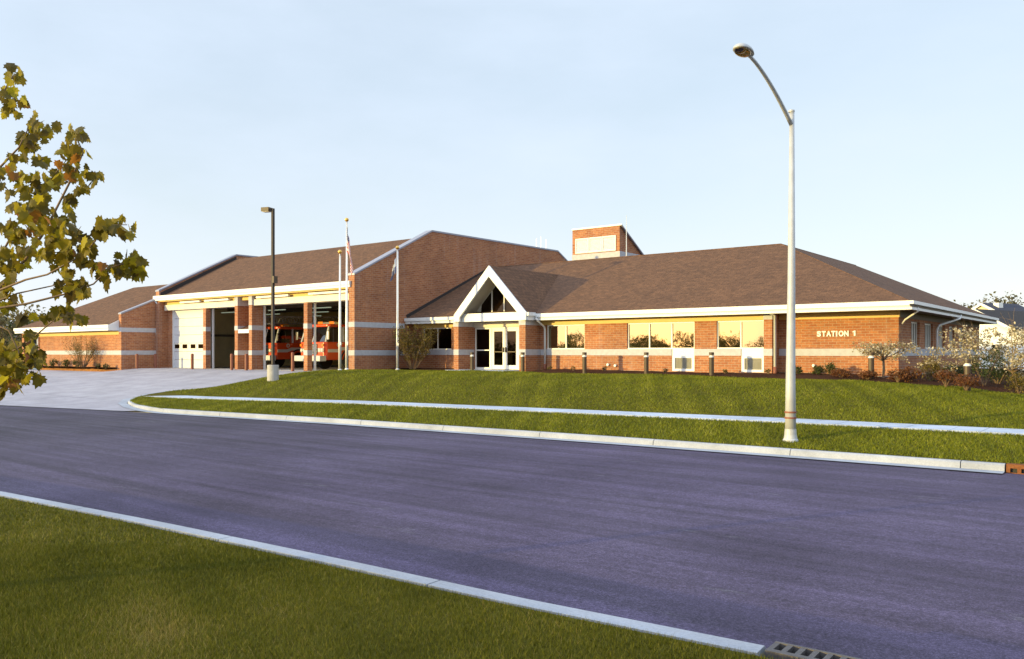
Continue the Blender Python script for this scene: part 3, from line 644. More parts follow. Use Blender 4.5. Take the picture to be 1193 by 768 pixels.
m = MB(); m.slab([(XB1+.003, YE+.1, z0-.05), (XB1+.003, KY-.3, ZR-.2), (XB1+.003, KY, ZR+.1), (XB1+.003, YE+.0, z0+.2)], (.05, 0, 0)); part('flashing', M['darkflash'], m)
m = MB()
for a, b in ((XB1+.005, -27.72), (-23.12, XE)):
    m.box(a, b, YE-.13, YE, 2.64, 2.81); m.box(a+.002, b-.002, YE-.06, YE, 2.5, 2.638)
m.box(XE, XE+.13, YE-.13, 51.0, 2.69, 2.81); part('gutter', M['white'], m)
m = MB(); m.box(XE, XE+.06, YE-.058, 50.98, 2.5, 2.59); part('eave_trim', M['white'], m)
m = MB(); m.box(XE, XE+.03, YE-.05, 50.97, 2.592, 2.688); part('fascia', M['soffit_shade'], m)
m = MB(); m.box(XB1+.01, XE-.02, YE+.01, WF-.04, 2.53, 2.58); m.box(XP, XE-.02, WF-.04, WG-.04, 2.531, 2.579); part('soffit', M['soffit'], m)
m = MB(); m.box(XC+.035, XE-.02, WG-.04, 50.9, 2.53, 2.58); part('soffit', M['soffit_shade'], m)
downspout([(-23.05, 31.42, 2.6), (-23.02, 31.5, 2.5), (-23.0, 32.05, 2.2), (-23.0, 32.1, 2.05), (-23.0, 32.1, .45)], .05, [(-23.0, 32.1, .46), (-23.0, 32.1, .0)])
downspout([(XP+.12, YE+.1, 2.52), (XP+.12, WF-.05, 2.45), (XP+.12, WF-.05, .42)], .055, [(XP+.12, WF-.05, .43), (XP+.12, WF-.05, .0)])
downspout([(XE+.06, WG-.4, 2.62), (XE+.06, WG-.4, 2.48), (XC+.2, WG+.1, 2.2), (XC+.08, WG+.18, 2.05)], .032)
downspout([(XE+.06, 40.6, 2.62), (XE+.06, 40.4, 2.46), (XC+.15, 39.2, 2.15), (XC+.09, 39.1, 1.95), (XC+.09, 39.1, .62)], .046, [(XC+.09, 39.1, .63), (XC+.09, 39.1, -.1)])
# lettering
def lettering(txt, h, loc, mat, parent, name='lettering', bold=.012, depth=.03, width=None):
    cu = bpy.data.curves.new(name, 'FONT'); cu.body = txt; cu.size = h/.7; cu.extrude = depth/2; cu.offset = bold; cu.space_character = 1.08
    t = bpy.data.objects.new(name, cu); COL.objects.link(t); dg = bpy.context.evaluated_depsgraph_get(); me = bpy.data.meshes.new_from_object(t.evaluated_get(dg))
    bpy.data.objects.remove(t); me.materials.append(mat)
    o = bpy.data.objects.new(name, me); COL.objects.link(o); o.parent = parent
    xs = [v.co.x for v in me.vertices]; k = width/(max(xs)-min(xs)) if width else 1; x0 = min(xs)
    for v in me.vertices: v.co.x = (v.co.x-x0)*k
    o.rotation_euler = (rad(90), 0, 0); o.location = Vector(loc)-origin(parent); return o
xa = xy(952, WG); xb = xy(996, WG); zl_ = at_y(974, 391.6, WG).z
sg = bpy.data.objects.new('lettering', None); COL.objects.link(sg); sg.parent = ST; sg.location = Vector((xa, WG-.02, zl_))-origin(ST)
adv = [0, 1.02, 1.98, 3.0, 3.96, 4.5, 5.62]; wid = [.86, .86, 1.0, .86, .3, 1.04, .92]; unit = (xb-xa)/7.75
for ch, a_, w_ in zip('STATION', adv, wid):
    l = lettering(ch, .19, (xa+a_*unit, WG-.02, zl_), M['white'], sg, name='letter', width=w_*unit, bold=.014)
m = MB(); x1 = xa+7.2*unit
m.slab([(x1+.02*1, WG-.035, zl_+.13), (x1+.02, WG-.035, zl_+.16), (x1+.09, WG-.035, zl_+.2), (x1+.13, WG-.035, zl_+.2), (x1+.13, WG-.035, zl_), (x1+.07, WG-.035, zl_), (x1+.07, WG-.035, zl_+.14)], (0, .03, 0)); m.build('numeral', M['white'], sg)

# --- entrance gable
GX0, GX1, GY, GC = -27.67, -23.2, 30.85, -25.43; GZ, GA = 2.85, 5.16
for s, xe in ((-1, GX0), (1, GX1)):
    m = MB(); m.slab([(xe, GY+.1, GZ-.0), (GC, GY+.1, GA-.0), (GC, 37.2, GA), (xe, 37.2, GZ)], (0, 0, -.1)); part('portico_roof', M['shing_s'], m)
    t = .36; m = MB()
    pts = [(xe, GY, GZ), (GC, GY, GA), (GC, GY, GA-.52), (GC-s*-1*0 + s*(abs(xe-GC)-.36), GY, GZ-.13), (GC+s*(abs(xe-GC)-.36), GY, GZ-.34), (xe, GY, GZ-.34)]
    m.slab(pts, (0, .1, 0)); part('rake_board', M['white'], m)
    m = MB(); m.slab([(xe-s*.05, GY+.11, GZ-.16), (GC, GY+.11, GA-.16), (GC, WF, GA-.16), (xe-s*.05, WF, GZ-.16)], (0, 0, -.03)); part('portico_soffit', M['soffit'], m)
m = MB(); m.box(GX1, GX1+.12, GY+.05, YE-.13, 2.7, 2.86); m.box(GX1-.08, GX1+.05, GY+.1, YE-.1, 2.5, 2.7); m.box(GX0-.03, GX0+.02, GY+.1, YE, 2.5, 2.8); part('portico_gutter', M['white'], m)
for x0, x1 in ((-27.8, -27.49), (-23.69, -23.33)):
    m = MB(); m.box(x0, x1, 31.0, WF-.001, -.3, 2.27); p = part('portico_pier', M['brick'], m)
    b = MB(); b.box(x0-.012, x1+.012, 30.988, WF-.002, .86, 1.139); b.build('wall_band', M['band'], p)
    b = MB(); b.box(x0-.02, x1+.02, 30.98, WF-.003, 2.27, 2.5); b.build('pier_cap', M['band'], p)
m = MB(); m.box(-27.6, -23.4, 31.1, 31.5, 2.5, 2.9); part('beam', M['white'], m)
m = MB(); m.box(-27.48, -23.7, WF-.05, WF-.01, 2.25, 2.5); part('door_header', M['cream'], m)
# gable end wall above the doors with a triangular window
zt = lambda x: GA-.2-abs(x-GC)*(GA-GZ)/2.235
m = MB(); m.slab([(GX0+.1, WF-.04, 2.9), (GX1-.1, WF-.04, 2.9), (GX1-.1, WF-.04, zt(GX1-.1)), (GC, WF-.04, zt(GC)), (GX0+.1, WF-.04, zt(GX0+.1))], (0, -.06, 0)); part('gable_panel', M['cream'], m)
tri = [(-26.95, 2.93), (-23.95, 2.93), (-24.0, zt(-24.0)-.06), (GC, zt(GC)-.12), (-26.9, zt(-26.9)-.06)]
m = MB(); m.quad(*[(x, WF-.115, z) for x, z in tri]); gw = part('gable_window', M['darkglass'], m, fix=False)
m = MB()
for x in (-26.2, -25.43, -24.66): m.box(x-.03, x+.03, WF-.16, WF-.118, 2.93, zt(x)-.1)
m.build('mullion', M['frame'], gw)
# storefront doors
y = WF+.02; fr_ = MB()
for a, b in ((-27.44, -27.38), (-26.5, -26.36), (-24.7, -24.63)): fr_.box(a, b, y, y+.1, .15, 2.24)
fr_.box(-27.38, -26.5, y+.001, y+.099, 2.16, 2.24); fr_.box(-27.38, -26.5, y+.001, y+.099, 1.08, 1.13); fr_.box(-27.38, -26.5, y+.001, y+.099, .15, .24); fr_.box(-26.36, -24.7, y+.001, y+.099, 2.16, 2.24)
sf = part('entrance_frame', M['frame'], fr_)
for z0_, z1_ in ((.24, 1.08), (1.13, 2.16)):
    p = MB(); p.quad((-27.38, y+.05, z0_), (-26.5, y+.05, z0_), (-26.5, y+.05, z1_), (-27.38, y+.05, z1_)); p.build('pane', M['darkglass'], sf, fix=False)
for a, b, hx in ((-26.355, -25.54, -25.62), (-25.52, -24.705, -25.44)):
    d = MB(); d.wall_x(a, b, y+.02, .06, .16, 2.155, [(a+.13, b-.13, .36, 2.04)]); dr = part('entrance_door', M['frame'], d)
    p = MB(); p.quad((a+.12, y+.05, .35), (b-.12, y+.05, .35), (b-.12, y+.05, 2.05), (a+.12, y+.05, 2.05)); p.build('pane', M['darkglass'], dr, fix=False)
    h = MB(); h.box(hx-.03, hx+.03, y-.05, y+.019, 1.0, 1.25); h.build('handle', M['bronze'], dr)
    h = MB(); h.box(a+.13, b-.13, y+.0, y+.019, 1.0, 1.04); h.build('push_bar', M['bronze'], dr)

# --- roof monitor (tower)
TX0, TX1, TY = -26.71, -23.58, 40.0
m = MB(); m.slab([(TX1, TY, 5.5), (TX1, TY, 8.0), (TX1, 43.2, 6.15), (TX1, 43.2, 5.5)], (TX0-TX1, 0, 0)); tw = part('roof_monitor', M['brick'], m)
b = MB(); b.box(TX0-.02, TX1+.02, TY-.02, 43.1, 5.5, 6.6); b.build('monitor_base', M['band'], tw)
b = MB(); b.slab([(TX1+.14, TY-.02, 8.02), (TX0-.02, TY-.02, 8.02), (TX0-.02, 43.3, 6.11), (TX1+.14, 43.3, 6.11)], (0, 0, .07)); b.build('monitor_roof', M['coping'], tw)
for k in range(3):
    x0 = -26.5+k*.9; lv = MB(); lv.wall_x(x0+.01, x0+.89, TY-.05, .05, 6.64, 7.5, [(x0+.08, x0+.82, 6.72, 7.42)])
    for q in range(10):
        z = 6.72+q*.07; lv.slab([(x0+.08, TY-.03, z), (x0+.08, TY-.012, z+.066), (x0+.08, TY-.002, z+.066), (x0+.08, TY-.02, z)], (.74, 0, 0))
    lv.build('louvre', M['louvre'], tw)
m = MB(); p0 = at_y(729.8, 297, 39.3); m.tube([(p0.x, 39.3, 6.0), (p0.x, 39.3, at_y(729.8, 251, 39.3).z)], [.03, .012], 6); part('antenna', M['alu'], m)
for px, top in ((625, 278), (630, 276), (636, 279)):
    q = at_y(px, top, 45.5); m = MB(); m.tube([(q.x, 45.5, 7.2), (q.x, 45.5, q.z)], [.014, .008], 5); part('antenna', M['alu'], m)

# ---------------------------------------------------------------- fire engines
def fire_engine(loc, label, ladder):
    t = thing('fire_engine', (0, 0, 0), label, 'fire engine', 'fire engines parked in the open bays')
    W2_ = 1.16
    m = MB()                                             # cab: lower body with rounded nose, pillars and roof
    pr = [(-W2_, .5), (-W2_, .12), (-W2_+.14, 0), (W2_-.14, 0), (W2_, .12), (W2_, .5)]
    m.slab([(x, y, .55) for x, y in [(-W2_, 2.9), (-W2_, .16), (-W2_+.16, 0), (W2_-.16, 0), (W2_, .16), (W2_, 2.9)]], (0, 0, 1.02))
    cab = m.build('cab', M['red'], t, bevel=.04)
    m = MB()
    m.slab([(x, y, 2.42) for x, y in [(-W2_+.04, 2.9), (-W2_+.04, .42), (-W2_+.2, .28), (W2_-.2, .28), (W2_-.04, .42), (W2_-.04, 2.9)]], (0, 0, .16)); m.build('cab_roof', M['red'], t, bevel=.05)
    def pil(fn): q = MB(); fn(q); q.build('pillar', M['truckwhite'], t)
    for s in (-1, 1):
        pil(lambda m: m.tube([(s*(W2_-.1), .1, 1.56), (s*(W2_-.16), .38, 2.44)], .065, 6)); pil(lambda m: m.tube([(s*(W2_-.06), 1.35, 1.56), (s*(W2_-.1), 1.35, 2.44)], .07, 6))
        pil(lambda m: m.box(s*(W2_-.07)-.05, s*(W2_-.07)+.05, 2.45, 2.845, 1.565, 2.42))
    pil(lambda m: m.tube([(0, .04, 1.56), (0, .3, 2.44)], .035, 6)); m = MB(); m.box(-W2_+.05, W2_-.05, 2.85, 2.9, 1.565, 2.42); m.build('cab_rear', M['truckwhite'], t)
    for s in (-1, 1):
        m = MB(); m.quad((s*.04, .045, 1.58), (s*(W2_-.18), .06, 1.58), (s*(W2_-.22), .33, 2.4), (s*.04, .3, 2.4)); m.build('windscreen', M['clearglass'], t, fix=False)
        m = MB(); x = s*(W2_-.07); m.quad((x, .2, 1.58), (x, 1.3, 1.58), (x, 1.3, 2.4), (x, .45, 2.4)); m.build('side_window', M['clearglass'], t, fix=False)
        m = MB(); m.quad((x, 1.42, 1.58), (x, 2.42, 1.58), (x, 2.42, 2.4), (x, 1.42, 2.4)); m.build('side_window', M['clearglass'], t, fix=False)
        m = MB(); x0, x1 = (W2_+.001, W2_+.014) if s > 0 else (-W2_-.014, -W2_-.001)
        m.slab([(x0, .18, .98), (x0, .9, .98), (x0, 1.25, 1.1), (x0, 2.9, 1.1), (x0, 2.9, 1.28), (x0, 1.2, 1.28), (x0, .85, 1.16), (x0, .18, 1.16)], (x1-x0, 0, 0)); m.build('stripe', M['truckwhite'], t)
        m = MB(); m.lathe((x0 if s > 0 else x1, .95, 1.4), [(.0, 0), (.13, 0), (.13, s*.012), (0, s*.012)], 'x', 20); e = m.build('door_emblem', M['truckwhite'], t)
        m = MB(); m.lathe((x0 if s > 0 else x1, .95, 1.4), [(.0, s*.013), (.065, s*.013), (.065, s*.018), (0, s*.018)], 'x', 4); m.build('emblem_centre', M['red'], e)
        m = MB(); m.box(s*(W2_+.02)-.02, s*(W2_+.02)+.02, 1.12, 1.24, 1.46, 1.5); m.build('door_handle', M['chrome'], t)
        m = MB(); m.tube([(s*(W2_-.02), .2, 1.75), (s*(W2_+.22), .02, 1.85)], .02, 6); m.box(s*(W2_+.22)-.06, s*(W2_+.22)+.06, -.02, .04, 1.7, 2.15); m.build('mirror', M['chrome'], t)
        m = MB(); m.box(s*.78-.24, s*.78+.24, -.04, .0-.001, .98, 1.22); hl = m.build('headlight', M['chrome'], t)
        for dx in (-.11, .11):
            q = MB(); q.lathe((s*.78+dx, -.042, 1.1), [(0, -.03), (.085, -.02), (.09, 0), (0, 0)], 'y', 14); q.build('headlamp', M['lens'], hl)
        m = MB(); m.box(s*.95-.08, s*.95+.08, -.05, -.002, 1.32, 1.46); m.build('turn_signal', M['amber'], t)
    m = MB(); m.box(-.48, .48, -.03, -.001, .85, 1.45); g = m.build('grille', M['black'], t)
    m = MB()
    for k in range(6): m.box(-.46, .46, -.045, -.031, .9+k*.09, .94+k*.09)
    m.build('grille_bar', M['chrome'], g)
    m = MB(); m.box(-W2_-.03, W2_+.03, -.42, .05, .48, .8); m.build('bumper', M['truckwhite'], t, bevel=.04)
    m = MB(); m.box(-.75, .75, 1.0, 1.3, 2.585, 2.72); lb = m.build('light_bar', M['chrome'], t)
    for s in (-1, 1):
        m = MB(); m.box(s*.5-.22, s*.5+.22, .98, 1.32, 2.6, 2.76); m.build('beacon', M['amber'], lb, bevel=.02)
    m = MB(); m.box(-W2_, W2_, 2.98, 7.8, .6, 2.1); m.build('body', M['red'], t, bevel=.03)
    for s in (-1, 1):
        for y0 in (3.1, 4.1, 6.5):
            m = MB(); x = s*(W2_+.008); m.box(x-.007, x+.007, y0, y0+.9, .75, 1.9); m.build('locker_door', M['chrome'], t)
    m = MB(); m.box(-W2_+.1, W2_-.1, 2.99, 3.6, 2.1, 2.45); m.box(-.5, .5, 2.92, 2.978, .6, 2.0); m.build('pump_panel', M['black'], t)
    for y in (1.75, 5.75):
        for s in (-1, 1):
            m = MB(); x = s*(W2_-.14); m.lathe((x, y, .52), [(.3, -.14), (.47, -.14), (.52, -.1), (.52, .1), (.47, .14), (.3, .14)], 'x', 24); w = m.build('wheel', M['black'], t, smooth=False)
            q = MB(); q.lathe((x, y, .52), [(.0, s*.06), (.12, s*.1), (.2, s*.05), (.29, s*.13), (.3, s*.13), (.3, 0), (0, 0)], 'x', 20); q.build('rim', M['chrome'], w)
            q = MB(); q.tube([(x+s*.15, y+.62*math.cos(a), .52+.62*math.sin(a)) for a in np.linspace(0, math.pi, 13)], .05, 6); q.build('wheel_arch', M['black'], t)
    if ladder:
        m = MB()
        for s in (-1, 1):
            for zz in (2.75, 3.2): m.tube([(s*.42, .2, zz), (s*.42, 8.4, zz+.25)], .035, 6)
            for k in range(18): y = .3+k*.45; m.tube([(s*.42, y, 2.76+.03*y), (s*.42, y+.22, 3.2+.03*y), (s*.42, y+.45, 2.77+.03*y)], .018, 5)
        for k in range(27): y = .3+k*.3; m.tube([(-.42, y, 2.75+.03*y), (.42, y, 2.75+.03*y)], .02, 5)
        m.build('ladder', M['galv'], t); m = MB(); m.box(-.5, .5, 5.2, 6.6, 2.1, 2.8); m.build('turntable', M['chrome'], t, bevel=.05)
    else:
        m = MB(); m.box(-.9, .9, 3.7, 7.6, 2.1, 2.5); m.build('hose_bed', M['black'], t)
    t.location = loc; return t
fire_engine((-44.0, 31.4, .015), 'red fire engine with a lattice ladder on its roof, standing further inside', True)
fire_engine((-38.0, 30.35, .015), 'red fire engine nearest the doors, its white stripe and door emblem in sunlight', False)

# ---------------------------------------------------------------- bollards
def post(x, y, h, z, label, r=.085):
    m = MB(); m.lathe((0, 0, 0), [(0, -.2), (r, -.2), (r, h-.05), (r*.85, h-.015), (r*.4, h), (0, h)], 'z', 16)
    o = m.build('bollard', M['brown'], smooth=False); o.location = (x, y, z); return tag(o, label, 'bollard', 'steel bollards in front of the bays')
for (px, Y, h, lb) in ((224, 27.2, .92, 'rust brown steel bollard in front of the closed white garage door'), (270, 27.2, .92, 'rust brown bollard at the right side of the open second bay door'),
                       (287, 27.2, .92, 'rust brown bollard in front of the small door canopy between brick piers'), (341, 27.2, 1.0, 'rust brown bollard standing before the fire engine with ladder')):
    p = at_y(px, 430, Y); post(p.x, Y, h, .0, lb)
for px, lb in ((159.5, 'dark red bollard against the side wall, nearer the left wing corner'), (181, 'dark red bollard against the side wall, nearer the white downspout')):
    p = at_x(px, 420, -49.9); post(p.x, p.y, .9, .0, lb)
def path_light(px, Y, label, z=None, top=None, lit=False):
    X = xy(px, Y); z = lawn_z(X, Y)+.03 if z is None else z; h = (top if top else 1.0)-z
    t = thing('bollard_light', (X, Y, z), label, 'bollard light', 'bronze bollard lights along the station front')
    m = MB(); m.lathe((X, Y, z), [(0, -.2), (.095, -.2), (.095, h-.2), (0, h-.2)], 'z', 16); m.build('post', M['bronze'], t)
    m = MB(); m.lathe((X, Y, z), [(0, h-.2), (.105, h-.199), (.105, h-.16), (.075, h-.155), (.075, h-.12), (.105, h-.115), (0, h-.114)], 'z', 16); m.build('lens_ring', M['white'], t)
    m = MB(); m.lathe((X, Y, z), [(0, h-.113), (.098, h-.113), (.098, h-.01), (.085, h), (0, h)], 'z', 16); m.build('cap', M['bronze'], t)
for px, lb in ((550, 'bronze bollard light left of the glass entrance doors'), (609, 'bronze bollard light in front of the right entrance pier and downspout'),
               (681, 'bronze bollard light at the right edge of the two pane window'), (753, 'bronze bollard light below the bright three pane window'),
               (829, 'bronze bollard light between the two white vent panels'), (1015, 'bronze bollard light beside the blossom tree at the building corner')):
    path_light(px, 30.6, lb)
path_light(1127, 28.6, 'sunlit bollard light among the rust coloured shrubs past the corner', z=-.05, top=.78)

# ---------------------------------------------------------------- poles and flags
def flagpole(px, d, top, label):
    b = at_d(px, HY, d); X, Y = b.x, b.y; z = lawn_z(X, Y) if X > DX else 0; zt_ = at_d(px, top, d).z
    t = thing('flagpole', (X, Y, z), label, 'flagpole', 'flagpoles before the bays')
    m = MB(); m.tube([(X, Y, z-.1), (X, Y, z+1.5), (X, Y, zt_)], [.075, .07, .035], 14); m.build('pole', M['alu'], t, smooth=True)
    m = MB(); m.lathe((X, Y, z), [(0, 0), (.11, 0), (.11, .04), (.085, .08), (0, .08)], 'z', 16); m.build('base_collar', M['alu'], t)
    m = MB(); m.lathe((X, Y, zt_+.1), [(.0, -.1)]+[(.1*math.cos(a), .1*math.sin(a)) for a in np.linspace(-1.4, 1.57, 9)], 'z', 14); m.build('finial_ball', M['gold'], t, smooth=True)
    m = MB(); m.tube([(X+.1, Y-.02, z+1.2), (X+.09, Y-.02, zt_-.1)], .008, 5); m.box(X-.02, X+.12, Y-.05, Y+.0, z+1.25, z+1.4); m.build('halyard', M['white'], t)
    return X, Y, zt_
fA = flagpole(404, 41.3, 258.5, 'tallest flagpole, carrying the striped flag'); flagpole(396, 40.2, 296, 'bare flagpole just left of the tallest one'); fC = flagpole(463, 42.3, 291, 'flagpole with a small pale flag, in front of the brick gable wall')
def flag(name, X, Y, ztop, hoist, fly, matfn, label, width):
    # limp cloth hanging from the hoist: the fly has dropped along the pole in soft folds
    m = MB(); nu, nv = 26, 22; uv = []
    dx, dy = .83, .1
    for j in range(nv+1):
        for i in range(nu+1):
            u = i/nu; v = j/nv
            drop = (u**1.2)*fly*.78; sx = width*(1-math.exp(-2.2*u))*(.35+.65*v)
            f = math.sin(u*15+v*2.0)*.055*u**.5; g = math.cos(u*13+v*3)*.07*u**.5
            z = ztop - v*hoist*(1-.18*u) - drop
            m.v.append((X+.05+sx*dx+f*.5, Y-.04+sx*dy+g, z)); uv.append((u, v))
    m.f = [(j*(nu+1)+i, j*(nu+1)+i+1, (j+1)*(nu+1)+i+1, (j+1)*(nu+1)+i) for j in range(nv) for i in range(nu)]
    o = m.build(name, matfn, smooth=True, fix=False); L = o.data.uv_layers.new(name='uv')
    for lp in o.data.loops: L.data[lp.index].uv = uv[lp.vertex_index]
    s = o.modifiers.new('thick', 'SOLIDIFY'); s.thickness = .006
    return tag(o, label, 'flag')
def flag_mat():
    m, n, b = newmat('striped flag cloth'); t = N(n, 'ShaderNodeUVMap'); s = N(n, 'ShaderNodeSeparateXYZ'); n.links.new(t.outputs[0], s.inputs[0])
    a = N(n, 'ShaderNodeMath', operation='MULTIPLY'); a.inputs[1].default_value = 6.5; n.links.new(s.outputs[1], a.inputs[0])
    f = N(n, 'ShaderNodeMath', operation='FRACT'); n.links.new(a.outputs[0], f.inputs[0]); l = N(n, 'ShaderNodeMath', operation='LESS_THAN'); l.inputs[1].default_value = .5; n.links.new(f.outputs[0], l.inputs[0])
    c = mix(n, l.outputs[0], (.75, .73, .7), (.5, .035, .025))
    cu = N(n, 'ShaderNodeMath', operation='LESS_THAN'); cu.inputs[1].default_value = .4; n.links.new(s.outputs[0], cu.inputs[0])
    cv = N(n, 'ShaderNodeMath', operation='LESS_THAN'); cv.inputs[1].default_value = .538; n.links.new(s.outputs[1], cv.inputs[0])
    mu = N(n, 'ShaderNodeMath', operation='MULTIPLY'); n.links.new(cu.outputs[0], mu.inputs[0]); n.links.new(cv.outputs[0], mu.inputs[1])
    # white stars: a grid of small dots in the blue canton
    mp = N(n, 'ShaderNodeMapping'); mp.inputs['Scale'].default_value = (15, 13, 1); n.links.new(t.outputs[0], mp.inputs[0])
    fr = N(n, 'ShaderNodeVectorMath', operation='FRACTION'); n.links.new(mp.outputs[0], fr.inputs[0]); ds = N(n, 'ShaderNodeVectorMath', operation='DISTANCE'); ds.inputs[1].default_value = (.5, .5, 0); n.links.new(fr.outputs[0], ds.inputs[0])
    st = N(n, 'ShaderNodeMath', operation='LESS_THAN'); st.inputs[1].default_value = .25; n.links.new(ds.outputs['Value'], st.inputs[0])
    blue = mix(n, st.outputs[0], (.03, .04, .13), (.75, .75, .75)); c = mix(n, mu.outputs[0], c, blue)
    n.links.new(c, b.inputs['Base Color']); b.inputs['Roughness'].default_value = .8; return m
def flag2_mat():
    m, n, b = newmat('pale flag cloth'); t = N(n, 'ShaderNodeUVMap'); s = N(n, 'ShaderNodeSeparateXYZ'); n.links.new(t.outputs[0], s.inputs[0])
    l = N(n, 'ShaderNodeMath', operation='GREATER_THAN'); l.inputs[1].default_value = .55; n.links.new(s.outputs[1], l.inputs[0])
    n.links.new(mix(n, l.outputs[0], (.72, .7, .68), (.16, .17, .26)), b.inputs['Base Color']); b.inputs['Roughness'].default_value = .8; return m
flag('flag', fA[0], fA[1], at_d(404, 264, 41.3).z, 1.25, 1.9, flag_mat(), 'striped flag with blue star field hanging limp on the tallest pole', .52)
f2 = flag('flag', fC[0]-.1, fC[1], at_d(463, 300, 42.3).z, .8, .75, flag2_mat(), 'small white and blue flag hanging limp before the brick wall', -.45)

p = at_z(318, 437, 0); LX, LY = p.x, p.y
t = thing('light_pole', (LX, LY, 0), 'dark bronze light pole on a round concrete base at the lawn edge', 'light pole'); dL = 36.6
m = MB(); m.lathe((LX, LY, 0), [(0, -.4), (.25, -.4), (.25, .42), (.24, .44), (0, .44)], 'z', 24); m.build('concrete_base', M['found'], t)
zt_ = at_d(318, 243, dL).z; m = MB(); m.box(LX-.055, LX+.055, LY-.055, LY+.055, .44, zt_); m.box(LX-.13, LX+.13, LY-.13, LY+.13, .44, .47); m.build('pole', M['darkpole'], t)
ax = Vector((-.83, -.3, 0)).normalized(); m = MB(); c = Vector((LX, LY, zt_-.12)); sd = Vector((-ax.y, ax.x, 0))*.17
m.slab([c+ax*.12-sd, c+ax*.5-sd, c+ax*.5+sd, c+ax*.12+sd], (0, 0, .17)); lh = m.build('lamp_head', M['bronze'], t)
q = MB(); q.slab([c+ax*.15-sd*.8+Vector((0, 0, -.02)), c+ax*.47-sd*.8+Vector((0, 0, -.02)), c+ax*.47+sd*.8+Vector((0, 0, -.02)), c+ax*.15+sd*.8+Vector((0, 0, -.02))], (0, 0, .018)); q.build('lens', M['lens'], lh)
m = MB(); m.tube([c+Vector((0, 0, .08)), c+ax*.14+Vector((0, 0, .08))], .03, 6); m.build('arm', M['bronze'], t)
zb = at_d(321, 330, dL).z; m = MB(); m.box(LX+.06, LX+.2, LY-.1, LY+.1, zb, zb+.3); m.build('control_box', M['bronze'], t)

p = at_z(921, 513, -.87); LX, LY = p.x, p.y; d0 = -SA*LX+CA*LY; zl = lawn_z(LX, LY)
t = thing('street_lamp', (LX, LY, zl), 'tall tapered grey street lamp on the verge with a curved arm over the street', 'street lamp')
zt_ = at_d(922, 130, d0).z
m = MB(); m.tube([(LX, LY, zl-.1), (LX, LY, zl+1.2), (LX+.02, LY, zl+3.5), (LX+.03, LY, zt_)], [.118, .1, .078, .05], 20); m.build('pole', M['galv'], t, smooth=True)
m = MB(); m.lathe((LX, LY, zl), [(0, -.05), (.165, -.05), (.16, .03), (.14, .06), (.125, .14), (.119, .26), (0, .26)], 'z', 24); m.build('base_flare', M['galv'], t)
for z in (.62, .5):
    m = MB(); m.lathe((LX, LY, zl+z), [(.1, -.018), (.125, -.018), (.125, .018), (.1, .018)], 'z', 20); m.build('strap', M['brown'], t)
hp = Vector((LX, LY-2.35, at_d(866, 63, d0-1.85).z)); a0 = Vector((LX+.02, LY-.02, zt_-.28)); 
arm = []
for k in range(13):
    s = k/12; q = a0.lerp(hp, s); q.z = a0.z+(hp.z-a0.z)*(1.28*s-.28*s**4 if s < 1 else 1); q.z = a0.z+(hp.z-a0.z)*(1-(1-s)**1.55); arm.append(q)
m = MB(); m.tube(arm, [.045-.012*k/12 for k in range(13)], 10); m.build('arm', M['galv'], t, smooth=True)
m = MB(); m.lathe((LX+.02, LY, zt_), [(.0, -.02), (.066, -.02), (.066, .02), (0, .03)], 'z', 14); m.build('pole_cap', M['galv'], t)
def ellipsoid(c, r, axis, zlo, zhi, n=18, k=10):
    m = MB(); ax = axis.normalized(); s = Vector((-ax.y, ax.x, 0)).normalized(); up = Vector((0, 0, 1)); vs = []
    for j in range(k+1):
        a = zlo+(zhi-zlo)*j/k; ca, sa = math.cos(a), math.sin(a)
        for i in range(n):
            b = 2*math.pi*i/n; vs.append(Vector(c)+ax*r[0]*ca*math.cos(b)*(1+.15*math.cos(b))+s*r[1]*ca*math.sin(b)+up*r[2]*sa)
    fs = [(j*n+i, j*n+(i+1) % n, (j+1)*n+(i+1) % n, (j+1)*n+i) for j in range(k) for i in range(n)]+[tuple(range(n)), tuple(k*n+i for i in range(n))]
    return m.add(vs, fs)
hc = hp+Vector((0, -.2, -.0))
hd = ellipsoid(hc, (.34, .16, .12), Vector((0, 1, 0)), -.05, 1.55).build('lamp_head', M['galv'], t, smooth=True)
ellipsoid(hc+Vector((0, -.04, -.008)), (.25, .14, .1), Vector((0, 1, 0)), -1.5, 0).build('refractor', M['lampglass'], hd, smooth=True)

# storm drains
def drain(x0, x1, y0, y1, z, label, n):
    t = thing('storm_drain', ((x0+x1)/2, (y0+y1)/2, z), label, 'storm drain', 'storm drains in the kerbs')
    return t
# near grate lying in the gutter beyond the end of the kerb
nx0 = -2.06; nyy = lambda x: near_y(x)
t = thing('storm_drain', (nx0+.8, near_y(nx0+.8), -.95), 'grey slotted drain grate where the near kerb ends at the bottom edge', 'storm drain')
m = MB(); hl = []
m2 = MB(); a = near_y(nx0); b_ = near_y(nx0+1.55); dirv = Vector((1.55, b_-a, 0)).normalized(); nv = Vector((-dirv.y, dirv.x, 0))
Pg = lambda s, w, z: Vector((nx0, a, 0))+dirv*s+nv*w+Vector((0, 0, z))
def gbox(mb, s0, s1, w0, w1, z0, z1): mb.slab([Pg(s0, w0, z0), Pg(s1, w0, z0), Pg(s1, w1, z0), Pg(s0, w1, z0)], (0, 0, z1-z0))
gbox(m, 0.02, 1.55, -.16, -.11, -1.25, -.945); gbox(m, .02, 1.55, .03, .055, -1.25, -.945)
ns = 17
for k in range(ns+1):
    s = .02+(1.53-.055)*k/ns; gbox(m, s, s+.036, -.11, .03, -1.06, -.947)
m.build('grate', M['iron'], t); gbox(m2, .02, 1.55, -.14, .025, -1.25, -1.2); m2.build('sump', M['black'], t)
t = thing('storm_drain', (INX+.75, far_y(INX), -1), 'rusty iron kerb inlet with dark slots at the far kerb by the right edge', 'storm drain')
